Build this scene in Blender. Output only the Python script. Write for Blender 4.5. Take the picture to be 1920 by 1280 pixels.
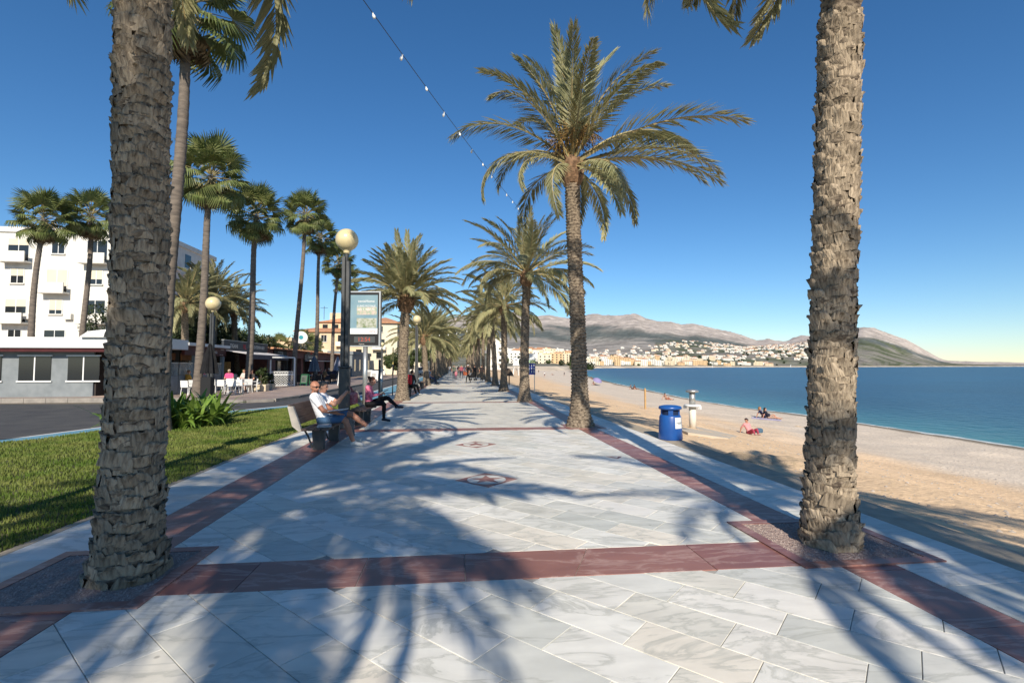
import bpy, math, random
import numpy as np
from mathutils import Vector, Matrix, noise as mnoise
R = math.radians
random.seed(7); np.random.seed(7)
for o in list(bpy.data.objects): bpy.data.objects.remove(o)
sc = bpy.context.scene
C = sc.collection
# ------------------------------------------------------------------ camera
F = 926.0; HY = 686.0; VPX = 860.0; EYE = 1.6
pitch = math.atan((HY-640)/F); yaw = math.atan((960-VPX)/F)
cd = bpy.data.cameras.new('camera'); cam = bpy.data.objects.new('camera', cd); C.objects.link(cam)
cd.sensor_width = 36; cd.lens = F/1920*36; cd.clip_start = .05; cd.clip_end = 60000
cam.location = (0, 0, EYE); cam.rotation_euler = (R(90)+pitch, 0, -yaw)
sc.camera = cam
# ------------------------------------------------------------------ sky, sun, exposure
SUN_EL = R(33); SUN_AZ = R(183)          # the sun stands behind the camera, a little to the left
w = bpy.data.worlds.new('World'); sc.world = w; w.use_nodes = True
nt = w.node_tree; nt.nodes.clear()
sky = nt.nodes.new('ShaderNodeTexSky'); sky.sky_type = 'NISHITA'; sky.sun_disc = False
sky.sun_elevation = SUN_EL; sky.sun_rotation = SUN_AZ; sky.air_density = 1.0; sky.dust_density = 0; sky.ozone_density = 5.0
bg = nt.nodes.new('ShaderNodeBackground'); bg.inputs[1].default_value = .10
ow = nt.nodes.new('ShaderNodeOutputWorld')
hsv = nt.nodes.new('ShaderNodeHueSaturation'); hsv.inputs['Saturation'].default_value = 1.18
nt.links.new(sky.outputs[0], hsv.inputs['Color']); nt.links.new(hsv.outputs[0], bg.inputs[0]); nt.links.new(bg.outputs[0], ow.inputs[0])
sl = bpy.data.lights.new('sun', 'SUN'); sl.energy = 5.0; sl.angle = R(.5); sl.color = (1, .91, .77)
so = bpy.data.objects.new('sun', sl); C.objects.link(so)
sd = Vector((-math.sin(SUN_AZ)*math.cos(SUN_EL), -math.cos(SUN_AZ)*math.cos(SUN_EL), -math.sin(SUN_EL)))
so.rotation_euler = sd.to_track_quat('-Z', 'Y').to_euler(); so.location = (0, -20, 30)
vs = sc.view_settings; vs.view_transform = 'Standard'; vs.look = 'None'; vs.exposure = .36; vs.gamma = 1; vs.use_curve_mapping = False
# ------------------------------------------------------------------ pixel helpers: a pixel gives a ray, the surface gives the distance
RM = Matrix.Rotation(-yaw, 3, 'Z') @ Matrix.Rotation(R(90)+pitch, 3, 'X')
def ray(u, v): return RM @ Vector(((u-960)/F, (640-v)/F, -1))
def G(u, v, z=0.):
    d = ray(u, v); t = (z-EYE)/d.z
    return Vector((d.x*t, d.y*t, z))
def AT(u, d, z=0.):                      # point in column u at depth d along the view
    q = ray(u, HY); return Vector((q.x*d, q.y*d, z))
def ZY(v, d): return EYE+(HY-v)/F*d      # height seen at row v at depth d
# ------------------------------------------------------------------ materials
MATS = {}
def mat(name, c, c2=None, rough=.8, sc1=6., bump=0., bsc=None, spec=.3, metal=0., rnd=0., stretch=(1,1,1), trans=0., detail=4., emit=0., coat=0., lo=.35, hi=.65):
    if name in MATS: return MATS[name]
    m = bpy.data.materials.new(name); m.use_nodes = True; n = m.node_tree.nodes; l = m.node_tree.links
    b = n['Principled BSDF']; b.inputs['Roughness'].default_value = rough; b.inputs['Metallic'].default_value = metal
    b.inputs['Specular IOR Level'].default_value = spec; b.inputs['Coat Weight'].default_value = coat
    b.inputs['Base Color'].default_value = (*c, 1)
    col = None
    if c2 is not None or bump:
        tc = n.new('ShaderNodeTexCoord'); mp = n.new('ShaderNodeMapping'); mp.inputs['Scale'].default_value = stretch
        l.new(tc.outputs['Object'], mp.inputs[0]); vec = mp.outputs[0]
    if c2 is not None:
        nz = n.new('ShaderNodeTexNoise'); nz.inputs['Scale'].default_value = sc1; nz.inputs['Detail'].default_value = detail
        l.new(vec, nz.inputs['Vector'])
        cr = n.new('ShaderNodeValToRGB'); cr.color_ramp.elements[0].position = lo; cr.color_ramp.elements[1].position = hi
        cr.color_ramp.elements[0].color = (*c, 1); cr.color_ramp.elements[1].color = (*c2, 1)
        l.new(nz.outputs[0], cr.inputs[0]); col = cr.outputs[0]
    if rnd:
        oi = n.new('ShaderNodeObjectInfo'); hs = n.new('ShaderNodeHueSaturation'); mr = n.new('ShaderNodeMapRange')
        mr.inputs[3].default_value = 1-rnd; mr.inputs[4].default_value = 1+rnd
        l.new(oi.outputs['Random'], mr.inputs[0]); l.new(mr.outputs[0], hs.inputs['Value'])
        if col: l.new(col, hs.inputs['Color'])
        else: hs.inputs['Color'].default_value = (*c, 1)
        col = hs.outputs[0]
    if col: l.new(col, b.inputs['Base Color'])
    if bump:
        nb = n.new('ShaderNodeTexNoise'); nb.inputs['Scale'].default_value = bsc or sc1*4; nb.inputs['Detail'].default_value = 5
        l.new(vec, nb.inputs['Vector']); bp = n.new('ShaderNodeBump'); bp.inputs['Strength'].default_value = bump; bp.inputs['Distance'].default_value = .02
        l.new(nb.outputs[0], bp.inputs['Height']); l.new(bp.outputs[0], b.inputs['Normal'])
    if emit:
        b.inputs['Emission Color'].default_value = (*c, 1); b.inputs['Emission Strength'].default_value = emit
    if trans:
        tr = n.new('ShaderNodeBsdfTranslucent'); mx = n.new('ShaderNodeMixShader'); mx.inputs[0].default_value = trans
        if col: l.new(col, tr.inputs[0])
        else: tr.inputs[0].default_value = (*c, 1)
        l.new(b.outputs[0], mx.inputs[1]); l.new(tr.outputs[0], mx.inputs[2]); l.new(mx.outputs[0], n['Material Output'].inputs[0])
    MATS[name] = m; return m
def glass(name, c=(.6,.7,.7), a=.25, rough=.05):
    m = bpy.data.materials.new(name); m.use_nodes = True; b = m.node_tree.nodes['Principled BSDF']
    b.inputs['Base Color'].default_value = (*c, 1); b.inputs['Alpha'].default_value = a; b.inputs['Roughness'].default_value = rough
    MATS[name] = m; return m
def attr_mat(name, rough=.9, nscale=30., amt=.35, bump=.3, bscale=20., bdist=.05):
    m = bpy.data.materials.new(name); m.use_nodes = True; n = m.node_tree.nodes; l = m.node_tree.links; b = n['Principled BSDF']
    b.inputs['Roughness'].default_value = rough; b.inputs['Specular IOR Level'].default_value = .1
    at = n.new('ShaderNodeAttribute'); at.attribute_name = 'Col'; tc = n.new('ShaderNodeTexCoord')
    nz = n.new('ShaderNodeTexNoise'); nz.inputs['Scale'].default_value = nscale; nz.inputs['Detail'].default_value = 8; nz.inputs['Roughness'].default_value = .65
    l.new(tc.outputs['Object'], nz.inputs['Vector']); mr = n.new('ShaderNodeMapRange'); mr.inputs[1].default_value = .3; mr.inputs[2].default_value = .7
    mr.inputs[3].default_value = 1-amt; mr.inputs[4].default_value = 1+amt; l.new(nz.outputs[0], mr.inputs[0])
    hs = n.new('ShaderNodeHueSaturation'); l.new(at.outputs[0], hs.inputs['Color']); l.new(mr.outputs[0], hs.inputs['Value']); l.new(hs.outputs[0], b.inputs['Base Color'])
    nb = n.new('ShaderNodeTexNoise'); nb.inputs['Scale'].default_value = bscale; nb.inputs['Detail'].default_value = 8; l.new(tc.outputs['Object'], nb.inputs['Vector'])
    bp = n.new('ShaderNodeBump'); bp.inputs['Strength'].default_value = bump; bp.inputs['Distance'].default_value = bdist
    l.new(nb.outputs[0], bp.inputs['Height']); l.new(bp.outputs[0], b.inputs['Normal'])
    MATS[name] = m; return m
def slab_mat(name, c, vein, alts, vamt, rough, scale):
    """polished stone: per-slab tone, veins running along the slab"""
    m = bpy.data.materials.new(name); m.use_nodes = True; n = m.node_tree.nodes; l = m.node_tree.links; b = n['Principled BSDF']
    b.inputs['Roughness'].default_value = rough; b.inputs['Specular IOR Level'].default_value = .35
    tc = n.new('ShaderNodeTexCoord'); oi = n.new('ShaderNodeObjectInfo'); va = n.new('ShaderNodeVectorMath'); va.operation = 'ADD'
    ml = n.new('ShaderNodeVectorMath'); ml.operation = 'SCALE'; ml.inputs['Scale'].default_value = 40; cx = n.new('ShaderNodeCombineXYZ')
    l.new(oi.outputs['Random'], cx.inputs[0]); l.new(oi.outputs['Random'], cx.inputs[1]); l.new(cx.outputs[0], ml.inputs[0])
    l.new(tc.outputs['Object'], va.inputs[0]); l.new(ml.outputs[0], va.inputs[1])
    mp = n.new('ShaderNodeMapping'); mp.inputs['Rotation'].default_value = (0, 0, R(28)); mp.inputs['Scale'].default_value = (1, 3.2, 1); l.new(va.outputs[0], mp.inputs[0])
    cr = n.new('ShaderNodeValToRGB'); e = cr.color_ramp.elements
    cols = [c]+alts
    e[0].color = (*cols[0], 1); e[1].color = (*cols[-1], 1)
    for i, q in enumerate(cols[1:-1]):
        k = e.new((i+1)/(len(cols)-1)); k.color = (*q, 1)
    l.new(oi.outputs['Random'], cr.inputs[0])
    nz = n.new('ShaderNodeTexNoise'); nz.inputs['Scale'].default_value = scale; nz.inputs['Detail'].default_value = 7; nz.inputs['Roughness'].default_value = .6; nz.inputs['Distortion'].default_value = 1.18
    l.new(mp.outputs[0], nz.inputs['Vector'])
    vr = n.new('ShaderNodeValToRGB'); ve = vr.color_ramp.elements
    ve[0].position = .45; ve[0].color = (0,0,0,1); ve[1].position = .56; ve[1].color = (0,0,0,1)
    k = ve.new(.5); k.color = (1,1,1,1); k = ve.new(.485); k.color = (.2,.2,.2,1)
    l.new(nz.outputs[0], vr.inputs[0])
    mu = n.new('ShaderNodeMath'); mu.operation = 'MULTIPLY'; mu.inputs[1].default_value = vamt; l.new(vr.outputs[0], mu.inputs[0])
    mx = n.new('ShaderNodeMix'); mx.data_type = 'RGBA'; l.new(mu.outputs[0], mx.inputs[0]); l.new(cr.outputs[0], mx.inputs[6]); mx.inputs[7].default_value = (*vein, 1)
    n2 = n.new('ShaderNodeTexNoise'); n2.inputs['Scale'].default_value = 2.3; n2.inputs['Detail'].default_value = 9; l.new(mp.outputs[0], n2.inputs['Vector'])
    n3 = n.new('ShaderNodeTexNoise'); n3.inputs['Scale'].default_value = .9; n3.inputs['Detail'].default_value = 5; n3.inputs['Roughness'].default_value = .7
    gm = n.new('ShaderNodeNewGeometry'); l.new(gm.outputs['Position'], n3.inputs['Vector'])           # foot-worn dirt across the whole floor
    ad = n.new('ShaderNodeMath'); ad.operation = 'ADD'; l.new(n2.outputs[0], ad.inputs[0]); l.new(n3.outputs[0], ad.inputs[1])
    mr = n.new('ShaderNodeMapRange'); mr.inputs[1].default_value = .6; mr.inputs[2].default_value = 1.4; mr.inputs[3].default_value = .82; mr.inputs[4].default_value = 1.18; l.new(ad.outputs[0], mr.inputs[0])
    vo = n.new('ShaderNodeTexVoronoi'); vo.inputs['Scale'].default_value = 2.6; vo.inputs['Randomness'].default_value = 1; l.new(gm.outputs['Position'], vo.inputs['Vector'])
    vm = n.new('ShaderNodeMapRange'); vm.inputs[1].default_value = .03; vm.inputs[2].default_value = .05; vm.inputs[3].default_value = .6; vm.inputs[4].default_value = 1.; l.new(vo.outputs['Distance'], vm.inputs[0])   # trodden gum and drips
    mm_ = n.new('ShaderNodeMath'); mm_.operation = 'MULTIPLY'; l.new(mr.outputs[0], mm_.inputs[0]); l.new(vm.outputs[0], mm_.inputs[1])
    hs = n.new('ShaderNodeHueSaturation'); l.new(mx.outputs[2], hs.inputs['Color']); l.new(mm_.outputs[0], hs.inputs['Value']); l.new(hs.outputs[0], b.inputs['Base Color'])
    rr = n.new('ShaderNodeMapRange'); rr.inputs[3].default_value = rough-.1; rr.inputs[4].default_value = rough+.25; l.new(n3.outputs[0], rr.inputs[0]); l.new(rr.outputs[0], b.inputs['Roughness'])
    MATS[name] = m; return m
# ------------------------------------------------------------------ objects
def tag(o, label=None, cat=None, group=None, kind=None):
    if label: o['label'] = label
    if cat: o['category'] = cat
    if group: o['group'] = group
    if kind: o['kind'] = kind
    return o
def thing(name, label, cat, loc=(0,0,0), rz=0., group=None):
    o = bpy.data.objects.new(name, None); C.objects.link(o); o.location = loc; o.rotation_euler = (0, 0, rz); o.empty_display_size = .2
    return tag(o, label, cat, group)
def put(name, me, parent=None, loc=(0,0,0), rot=(0,0,0), scl=None):
    o = bpy.data.objects.new(name, me); C.objects.link(o); o.location = loc; o.rotation_euler = rot
    if scl is not None: o.scale = scl if hasattr(scl, '__len__') else (scl,)*3
    if parent: o.parent = parent
    return o
def copy_tree(o, parent=None):
    c = o.copy(); C.objects.link(c); c.parent = parent
    for ch in o.children: copy_tree(ch, c)
    return c
class MB:
    def __init__(s): s.v = []; s.f = []; s.m = []
    def add(s, vs, fs, m=0):
        k = len(s.v); s.v += [tuple(p) for p in vs]; s.f += [tuple(i+k for i in f) for f in fs]; s.m += [m]*len(fs); return s
    def box(s, lo, hi, m=0, rz=0., piv=None):
        x0, y0, z0 = lo; x1, y1, z1 = hi
        vs = [(x0,y0,z0),(x1,y0,z0),(x1,y1,z0),(x0,y1,z0),(x0,y0,z1),(x1,y0,z1),(x1,y1,z1),(x0,y1,z1)]
        if rz:
            px, py = piv or ((x0+x1)/2, (y0+y1)/2); c, q = math.cos(rz), math.sin(rz)
            vs = [(px+(x-px)*c-(y-py)*q, py+(x-px)*q+(y-py)*c, z) for x, y, z in vs]
        return s.add(vs, [(0,3,2,1),(4,5,6,7),(0,1,5,4),(1,2,6,5),(2,3,7,6),(3,0,4,7)], m)
    def bbox(s, lo, hi, b=.01, m=0):
        """box with chamfered vertical and top edges"""
        x0, y0, z0 = lo; x1, y1, z1 = hi
        def ring(i, z): return [(x0+i+b,y0+i,z),(x1-i-b,y0+i,z),(x1-i,y0+i+b,z),(x1-i,y1-i-b,z),(x1-i-b,y1-i,z),(x0+i+b,y1-i,z),(x0+i,y1-i-b,z),(x0+i,y0+i+b,z)]
        vs = ring(b, z0)+ring(0, z0+b)+ring(0, z1-b)+ring(b, z1)
        fs = [tuple(range(7,-1,-1)), tuple(range(24,32))]
        for k in range(3): fs += [(k*8+i, k*8+(i+1)%8, k*8+8+(i+1)%8, k*8+8+i) for i in range(8)]
        return s.add(vs, fs, m)
    def tube(s, pts, rad, n=8, m=0, cap=True):
        pts = [Vector(p) for p in pts]; rs = rad if hasattr(rad, '__len__') else [rad]*len(pts)
        k = len(s.v); vs = []; ref = Vector((0,0,1))
        for i, p in enumerate(pts):
            t = (pts[min(i+1, len(pts)-1)]-pts[max(i-1, 0)]).normalized()
            a = ref if abs(t.dot(ref)) < .95 else Vector((1,0,0))
            x = t.cross(a).normalized(); y = t.cross(x).normalized()
            for j in range(n):
                q = 2*math.pi*j/n; vs.append(p+(x*math.cos(q)+y*math.sin(q))*rs[i])
        fs = []
        for i in range(len(pts)-1):
            fs += [(i*n+j, i*n+(j+1)%n, i*n+n+(j+1)%n, i*n+n+j) for j in range(n)]
        if cap: fs += [tuple(range(n-1,-1,-1)), tuple((len(pts)-1)*n+j for j in range(n))]
        return s.add(vs, fs, m)
    def lathe(s, prof, n=20, c=(0,0,0), m=0):
        vs = [(c[0]+r*math.cos(2*math.pi*j/n), c[1]+r*math.sin(2*math.pi*j/n), c[2]+z) for r, z in prof for j in range(n)]
        fs = []
        for i in range(len(prof)-1): fs += [(i*n+j, i*n+(j+1)%n, i*n+n+(j+1)%n, i*n+n+j) for j in range(n)]
        fs += [tuple(range(n-1,-1,-1)), tuple((len(prof)-1)*n+j for j in range(n))]
        return s.add(vs, fs, m)
    def sphere(s, c, r, n=20, k=12, m=0, sq=(1,1,1)):
        vs = []; fs = []
        for i in range(1, k):
            a = math.pi*i/k
            vs += [(c[0]+r*sq[0]*math.sin(a)*math.cos(2*math.pi*j/n), c[1]+r*sq[1]*math.sin(a)*math.sin(2*math.pi*j/n), c[2]+r*sq[2]*math.cos(a)) for j in range(n)]
        t = len(vs); vs += [(c[0], c[1], c[2]+r*sq[2]), (c[0], c[1], c[2]-r*sq[2])]
        for i in range(k-2): fs += [(i*n+j, i*n+n+j, i*n+n+(j+1)%n, i*n+(j+1)%n) for j in range(n)]
        fs += [(t, j, (j+1)%n) for j in range(n)]+[(t+1, (k-2)*n+(j+1)%n, (k-2)*n+j) for j in range(n)]
        return s.add(vs, fs, m)
    def prism(s, poly, z0, z1, m=0):
        n = len(poly); a = sum(poly[i][0]*poly[(i+1)%n][1]-poly[(i+1)%n][0]*poly[i][1] for i in range(n))
        if a < 0: poly = poly[::-1]
        vs = [(x, y, z0) for x, y in poly]+[(x, y, z1) for x, y in poly]
        return s.add(vs, [tuple(range(n-1,-1,-1)), tuple(range(n, 2*n))]+[(i, (i+1)%n, n+(i+1)%n, n+i) for i in range(n)], m)
    def extr(s, prof, y0, y1, m=0):
        """profile in x,z pushed along y"""
        n = len(prof); a = sum(prof[i][0]*prof[(i+1)%n][1]-prof[(i+1)%n][0]*prof[i][1] for i in range(n))
        if a < 0: prof = prof[::-1]
        vs = [(x, y0, z) for x, z in prof]+[(x, y1, z) for x, z in prof]
        return s.add(vs, [tuple(range(n)), tuple(range(2*n-1, n-1, -1))]+[(i, n+i, n+(i+1)%n, (i+1)%n) for i in range(n)], m)
    def mesh(s, name, mats=None, smooth=False):
        me = bpy.data.meshes.new(name); me.from_pydata(s.v, [], s.f)
        for q in (mats if isinstance(mats, (list, tuple)) else [mats]):
            if q: me.materials.append(q)
        me.polygons.foreach_set('material_index', s.m)
        if smooth: me.polygons.foreach_set('use_smooth', [True]*len(s.f))
        me.update(); return me
    def obj(s, name, mats=None, parent=None, smooth=False, loc=(0,0,0), rot=(0,0,0)):
        return put(name, s.mesh(name, mats, smooth), parent, loc, rot)
def npmesh(name, v, f, m=None, smooth=False):
    me = bpy.data.meshes.new(name); v = np.asarray(v, np.float32); f = np.asarray(f, np.int32)
    me.vertices.add(len(v)); me.vertices.foreach_set('co', v.ravel()); k = f.shape[1]
    me.loops.add(f.size); me.loops.foreach_set('vertex_index', f.ravel())
    me.polygons.add(len(f)); me.polygons.foreach_set('loop_start', np.arange(0, f.size, k, dtype=np.int32))
    if smooth: me.polygons.foreach_set('use_smooth', np.ones(len(f), bool))
    for q in (m if isinstance(m, (list, tuple)) else [m]):
        if q: me.materials.append(q)
    me.update(calc_edges=True); me.validate(); return me
def text(name, s, size, m, parent, loc, rot, depth=.004, align='CENTER'):
    cu = bpy.data.curves.new('t', 'FONT'); cu.body = s; cu.size = size; cu.align_x = align; cu.align_y = 'CENTER'; cu.extrude = depth; cu.resolution_u = 2
    t = bpy.data.objects.new('t', cu); C.objects.link(t); dg = bpy.context.evaluated_depsgraph_get(); dg.update()
    me = bpy.data.meshes.new_from_object(t.evaluated_get(dg)); bpy.data.objects.remove(t)
    me.materials.clear(); me.materials.append(m); me.name = name
    return put(name, me, parent, loc, rot)
ORD = ['first','second','third','fourth','fifth','sixth','seventh','eighth','ninth','tenth','eleventh','twelfth','thirteenth','fourteenth','fifteenth','sixteenth','seventeenth','eighteenth','nineteenth','twentieth']
# ------------------------------------------------------------------ palette
M = {}
M['marble'] = slab_mat('marble', (.67,.645,.585), (.40,.40,.35), [(.74,.72,.66),(.59,.585,.53),(.73,.67,.57),(.54,.545,.50),(.74,.71,.65),(.66,.62,.53)], .62, .42, .9)
M['redstone'] = slab_mat('red_marble', (.26,.118,.095), (.60,.43,.37), [(.21,.09,.075),(.30,.145,.115),(.235,.10,.083)], .36, .4, 1.0)
M['mortar'] = mat('mortar', (.52,.50,.46), (.25,.24,.22), rough=.95, sc1=3)
M['kerbstone'] = mat('kerb_stone', (.43,.36,.27), (.33,.28,.21), rough=.9, sc1=5, bump=.3, rnd=.1)
M['sandfloor'] = None
M['asphalt'] = mat('asphalt', (.055,.055,.058), (.085,.083,.08), rough=.8, sc1=1.2, bump=.4, bsc=180)
M['bluelane'] = mat('blue_lane_paint', (.10,.26,.36), (.17,.33,.42), rough=.75, sc1=2.5, bump=.2, bsc=120)
M['whitepaint'] = mat('white_road_paint', (.74,.74,.72), (.6,.6,.58), rough=.7, sc1=9)
M['soil'] = mat('soil', (.06,.07,.025), (.10,.095,.04), rough=1, sc1=4)
M['earth'] = mat('earth', (.24,.2,.14), (.16,.15,.09), rough=1, sc1=.05)
M['grass'] = mat('grass_blade', (.10,.165,.022), (.215,.235,.06), rough=.6, sc1=1.4, trans=.25, detail=8.)
M['pavers'] = mat('pavers', (.36,.27,.22), (.27,.21,.18), rough=.6, sc1=.8, bump=.1, rnd=.12)
M['dkmetal'] = mat('dark_grey_paint', (.035,.038,.04), (.05,.052,.053), rough=.45, sc1=8, spec=.5)
M['globe'] = mat('cream_globe', (.68,.58,.34), (.60,.49,.27), rough=.3, sc1=3, spec=.5)
M['steel'] = mat('brushed_steel', (.5,.5,.48), (.42,.42,.41), rough=.38, metal=.75, sc1=20)
M['wood'] = mat('bench_wood', (.085,.055,.045), (.13,.09,.07), rough=.6, sc1=4, stretch=(8,1,8), bump=.15)
M['castgrey'] = mat('bench_end_grey', (.42,.38,.33), (.35,.32,.28), rough=.7, sc1=6)
M['black'] = mat('black', (.012,.012,.013), rough=.6)
M['blackfabric'] = mat('black_fabric', (.008,.008,.009), (.016,.016,.018), rough=.95, sc1=5)
M['white'] = mat('white_plastic', (.72,.72,.7), rough=.45)
M['whitewall'] = mat('white_render', (.72,.69,.62), (.62,.6,.55), rough=.9, sc1=2)
M['cream'] = mat('cream_render', (.67,.52,.34), (.60,.46,.30), rough=.9, sc1=.6)
M['palecream'] = mat('pale_cream_render', (.70,.62,.47), (.62,.55,.42), rough=.9, sc1=.6)
M['terra'] = mat('terracotta', (.40,.19,.10), (.52,.28,.16), rough=.9, sc1=3, bump=.5, bsc=12)
M['brick'] = mat('reddish_wall', (.22,.095,.075), (.16,.07,.06), rough=.8, sc1=3)
M['maroon'] = mat('maroon_sign', (.075,.016,.016), (.055,.012,.012), rough=.5, sc1=3)
M['navy'] = mat('dark_sign', (.03,.035,.042), (.045,.05,.055), rough=.5, sc1=3)
M['greyfabric'] = mat('grey_awning', (.13,.115,.125), (.10,.09,.10), rough=.9, sc1=3)
M['greywall'] = mat('grey_panel', (.22,.24,.25), (.17,.19,.2), rough=.7, sc1=2)
M['bluegrey'] = mat('bluegrey_post', (.16,.21,.24), rough=.6)
M['dkglass'] = mat('dark_glass', (.02,.023,.025), rough=.08, spec=.6)
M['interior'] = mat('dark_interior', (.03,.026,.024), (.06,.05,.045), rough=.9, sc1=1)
M['letter'] = mat('pale_lettering', (.62,.6,.55), rough=.6)
M['redletter'] = mat('red_lettering', (.5,.02,.03), rough=.5)
M['bin'] = mat('blue_plastic', (.008,.062,.25), (.014,.085,.31), rough=.35, sc1=3, spec=.5)
M['sticker'] = mat('sticker', (.62,.64,.64), rough=.5)
M['tan_wood'] = mat('tan_post', (.50,.31,.13), (.38,.23,.10), rough=.8, sc1=3, stretch=(6,6,1))
M['trunk'] = mat('palm_trunk', (.27,.215,.155), (.062,.046,.035), rough=.95, sc1=15, bump=1., bsc=30, stretch=(1,1,1.3), lo=.40, hi=.66)
M['scale'] = mat('palm_leaf_base', (.35,.28,.20), (.11,.083,.058), rough=.95, sc1=9, bump=1., bsc=12, stretch=(5,5,.8), rnd=.3, lo=.42, hi=.75)
M['boot'] = mat('palm_boot', (.25,.15,.085), (.14,.085,.05), rough=.95, sc1=12, bump=.8)
M['wtrunk'] = mat('fan_palm_trunk', (.19,.155,.125), (.11,.092,.078), rough=.95, sc1=3, bump=.7, bsc=8, stretch=(1,1,5))
M['frond'] = mat('palm_frond', (.26,.265,.135), (.39,.36,.19), rough=.5, sc1=1.3, trans=.28, rnd=.22)
M['rachis'] = mat('palm_rachis', (.30,.27,.13), (.36,.27,.13), rough=.55, sc1=3)
M['fan'] = mat('fan_leaf', (.10,.135,.04), (.21,.215,.08), rough=.45, sc1=1.5, trans=.25, rnd=.25)
M['deadfan'] = mat('dead_fan_leaf', (.22,.16,.09), (.13,.09,.05), rough=.9, sc1=2, trans=.15, rnd=.2)
M['leaf'] = mat('leaf', (.045,.07,.022), (.085,.105,.035), rough=.5, sc1=1.2, trans=.2, rnd=.2)
M['darkleaf'] = mat('dark_leaf', (.022,.038,.016), (.045,.06,.022), rough=.55, sc1=1.2, trans=.15)
M['strap'] = mat('strap_leaf', (.11,.20,.025), (.20,.29,.06), rough=.35, sc1=2.5, trans=.25, rnd=.25, spec=.5)
M['bark'] = mat('bark', (.12,.09,.06), (.07,.055,.04), rough=.95, sc1=6, bump=.6)
M['gravel'] = mat('pit_gravel', (.40,.31,.27), (.27,.19,.17), rough=.95, sc1=45, bump=1.0, bsc=60)
M['bulb'] = mat('bulb_white', (.75,.75,.72), rough=.3)
# ================================================================== SETTING
def sheet(name, pts, z, m, kind='structure', parent=None):
    me = bpy.data.meshes.new(name); pts = list(pts)
    n = len(pts); a = sum(pts[i][0]*pts[(i+1)%n][1]-pts[(i+1)%n][0]*pts[i][1] for i in range(n))
    if a < 0: pts = pts[::-1]
    me.from_pydata([(p[0], p[1], z) for p in pts], [], [tuple(range(n))]); me.materials.append(m); me.update()
    o = put(name, me, parent)
    if kind and not parent: o['kind'] = kind
    return o
def fbm(x, y, z=0., s=1., o=4): return mnoise.fractal(Vector((x*s, y*s, z)), 1.0, 2.0, o)
# --- shoreline
SEA = -2.6
SH = [(-120., 26.5), (0., 28.), (20., 29.)]
for u, v in ((1507,777),(1400,765),(1300,749),(1200,728),(1150,717.5),(1107,706.5),(1086,700),(1072,695.5)):
    p = G(u, v, SEA); SH.append((p.y, p.x))
SH.append((SH[-1][0]+130, SH[-1][1]+75))
shy = np.array([p[0] for p in SH]); shx = np.array([p[1] for p in SH])
def XS(y): return float(np.interp(y, shy, shx))
PE = 4.82                                   # promenade's beach edge
def BZ(x, y):
    t = (x-PE)/(XS(y)-PE)
    if t < 0: return -.06
    return float(np.interp(t, (0,.10,.20,.40,.72,1.), (-.06,-.32,-.88,-1.84,-2.42,SEA))) if t < 1 else SEA-(t-1)*6
def B(u, v):                                # pixel -> point on the beach
    d = ray(u, v); t = 3.
    while t < 900:
        q = (d.x*t, d.y*t, EYE+d.z*t)
        if q[2] < BZ(q[0], q[1]): break
        t *= 1.004
    return Vector((q[0], q[1], BZ(q[0], q[1])))
# --- beach mesh
ys = np.concatenate([np.arange(-60, 0, 6), np.arange(0, 40, .35), 40*1.022**np.arange(0, 116)]); ys = ys[ys < shy[-1]]
ts = np.concatenate([np.linspace(0, .5, 56)[:-1], np.linspace(.5, 1.0, 34), [1.02, 1.05, 1.1, 1.3, 1.7]])
V = []; COL = []
for y in ys:
    xs_ = XS(y)
    for t in ts:
        x = PE+t*(xs_-PE); z = BZ(x, y)
        if 0 < t < .99:
            k = min(1, t*14)*min(1, (1-t)*8)
            z += k*(.10*fbm(x, y, 3, .45, 4)+.035*fbm(x, y, 9, 2.4, 3))
        n1 = fbm(x, y, 1, .35, 4); n2 = fbm(x*.5, y*.12, 5, .6, 3)
        peb = min(1, max(0, (t-.42+.12*n2)*5)); wet = min(1, max(0, (t-.945-.02*n2)*38))
        c = np.array((.70,.50,.315))*(1-peb)+np.array((.62,.52,.41))*peb
        c = c*(1+.10*n1); c = c*(1-wet)+np.array((.20,.17,.13))*wet
        if t < .2: c = c*.93+np.array((.52,.42,.28))*.07
        V.append((x, y, z)); COL.append((*c, 1))
nt_ = len(ts); Fq = [(i*nt_+j, i*nt_+j+1, (i+1)*nt_+j+1, (i+1)*nt_+j) for i in range(len(ys)-1) for j in range(nt_-1)]
M['sand'] = attr_mat('sand', .95, 7., .16, .8, 9., .05)
me = npmesh('beach', V, Fq, M['sand'], True)
ca = me.color_attributes.new('Col', 'FLOAT_COLOR', 'POINT'); ca.data.foreach_set('color', np.array(COL, np.float32).ravel())
tag(put('beach', me), kind='structure')
# --- pebbles scattered on the beach
pv = []; pf = []
for i in range(5200):
    y = 3+random.random()**1.7*42; t = random.uniform(.02, .97); x = PE+t*(XS(y)-PE); z = BZ(x, y)+.10*min(1, t*14)*fbm(x, y, 3, .45, 4); r = random.uniform(.012, .04); k = len(pv); a = random.random()*6
    for j in range(4): pv.append((x+r*math.cos(a+j*1.571)*random.uniform(.7, 1.2), y+r*math.sin(a+j*1.571), z-.005))
    pv.append((x, y, z+r*.65)); pf += [(k, k+1, k+4), (k+1, k+2, k+4), (k+2, k+3, k+4), (k+3, k, k+4)]
tag(put('beach_pebbles', npmesh('beach_pebbles', pv, pf, mat('pebble', (.55,.47,.39), (.36,.31,.27), rough=.9, sc1=3))), 'small pale pebbles strewn across the sandy beach', 'pebbles', kind='stuff')
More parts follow.
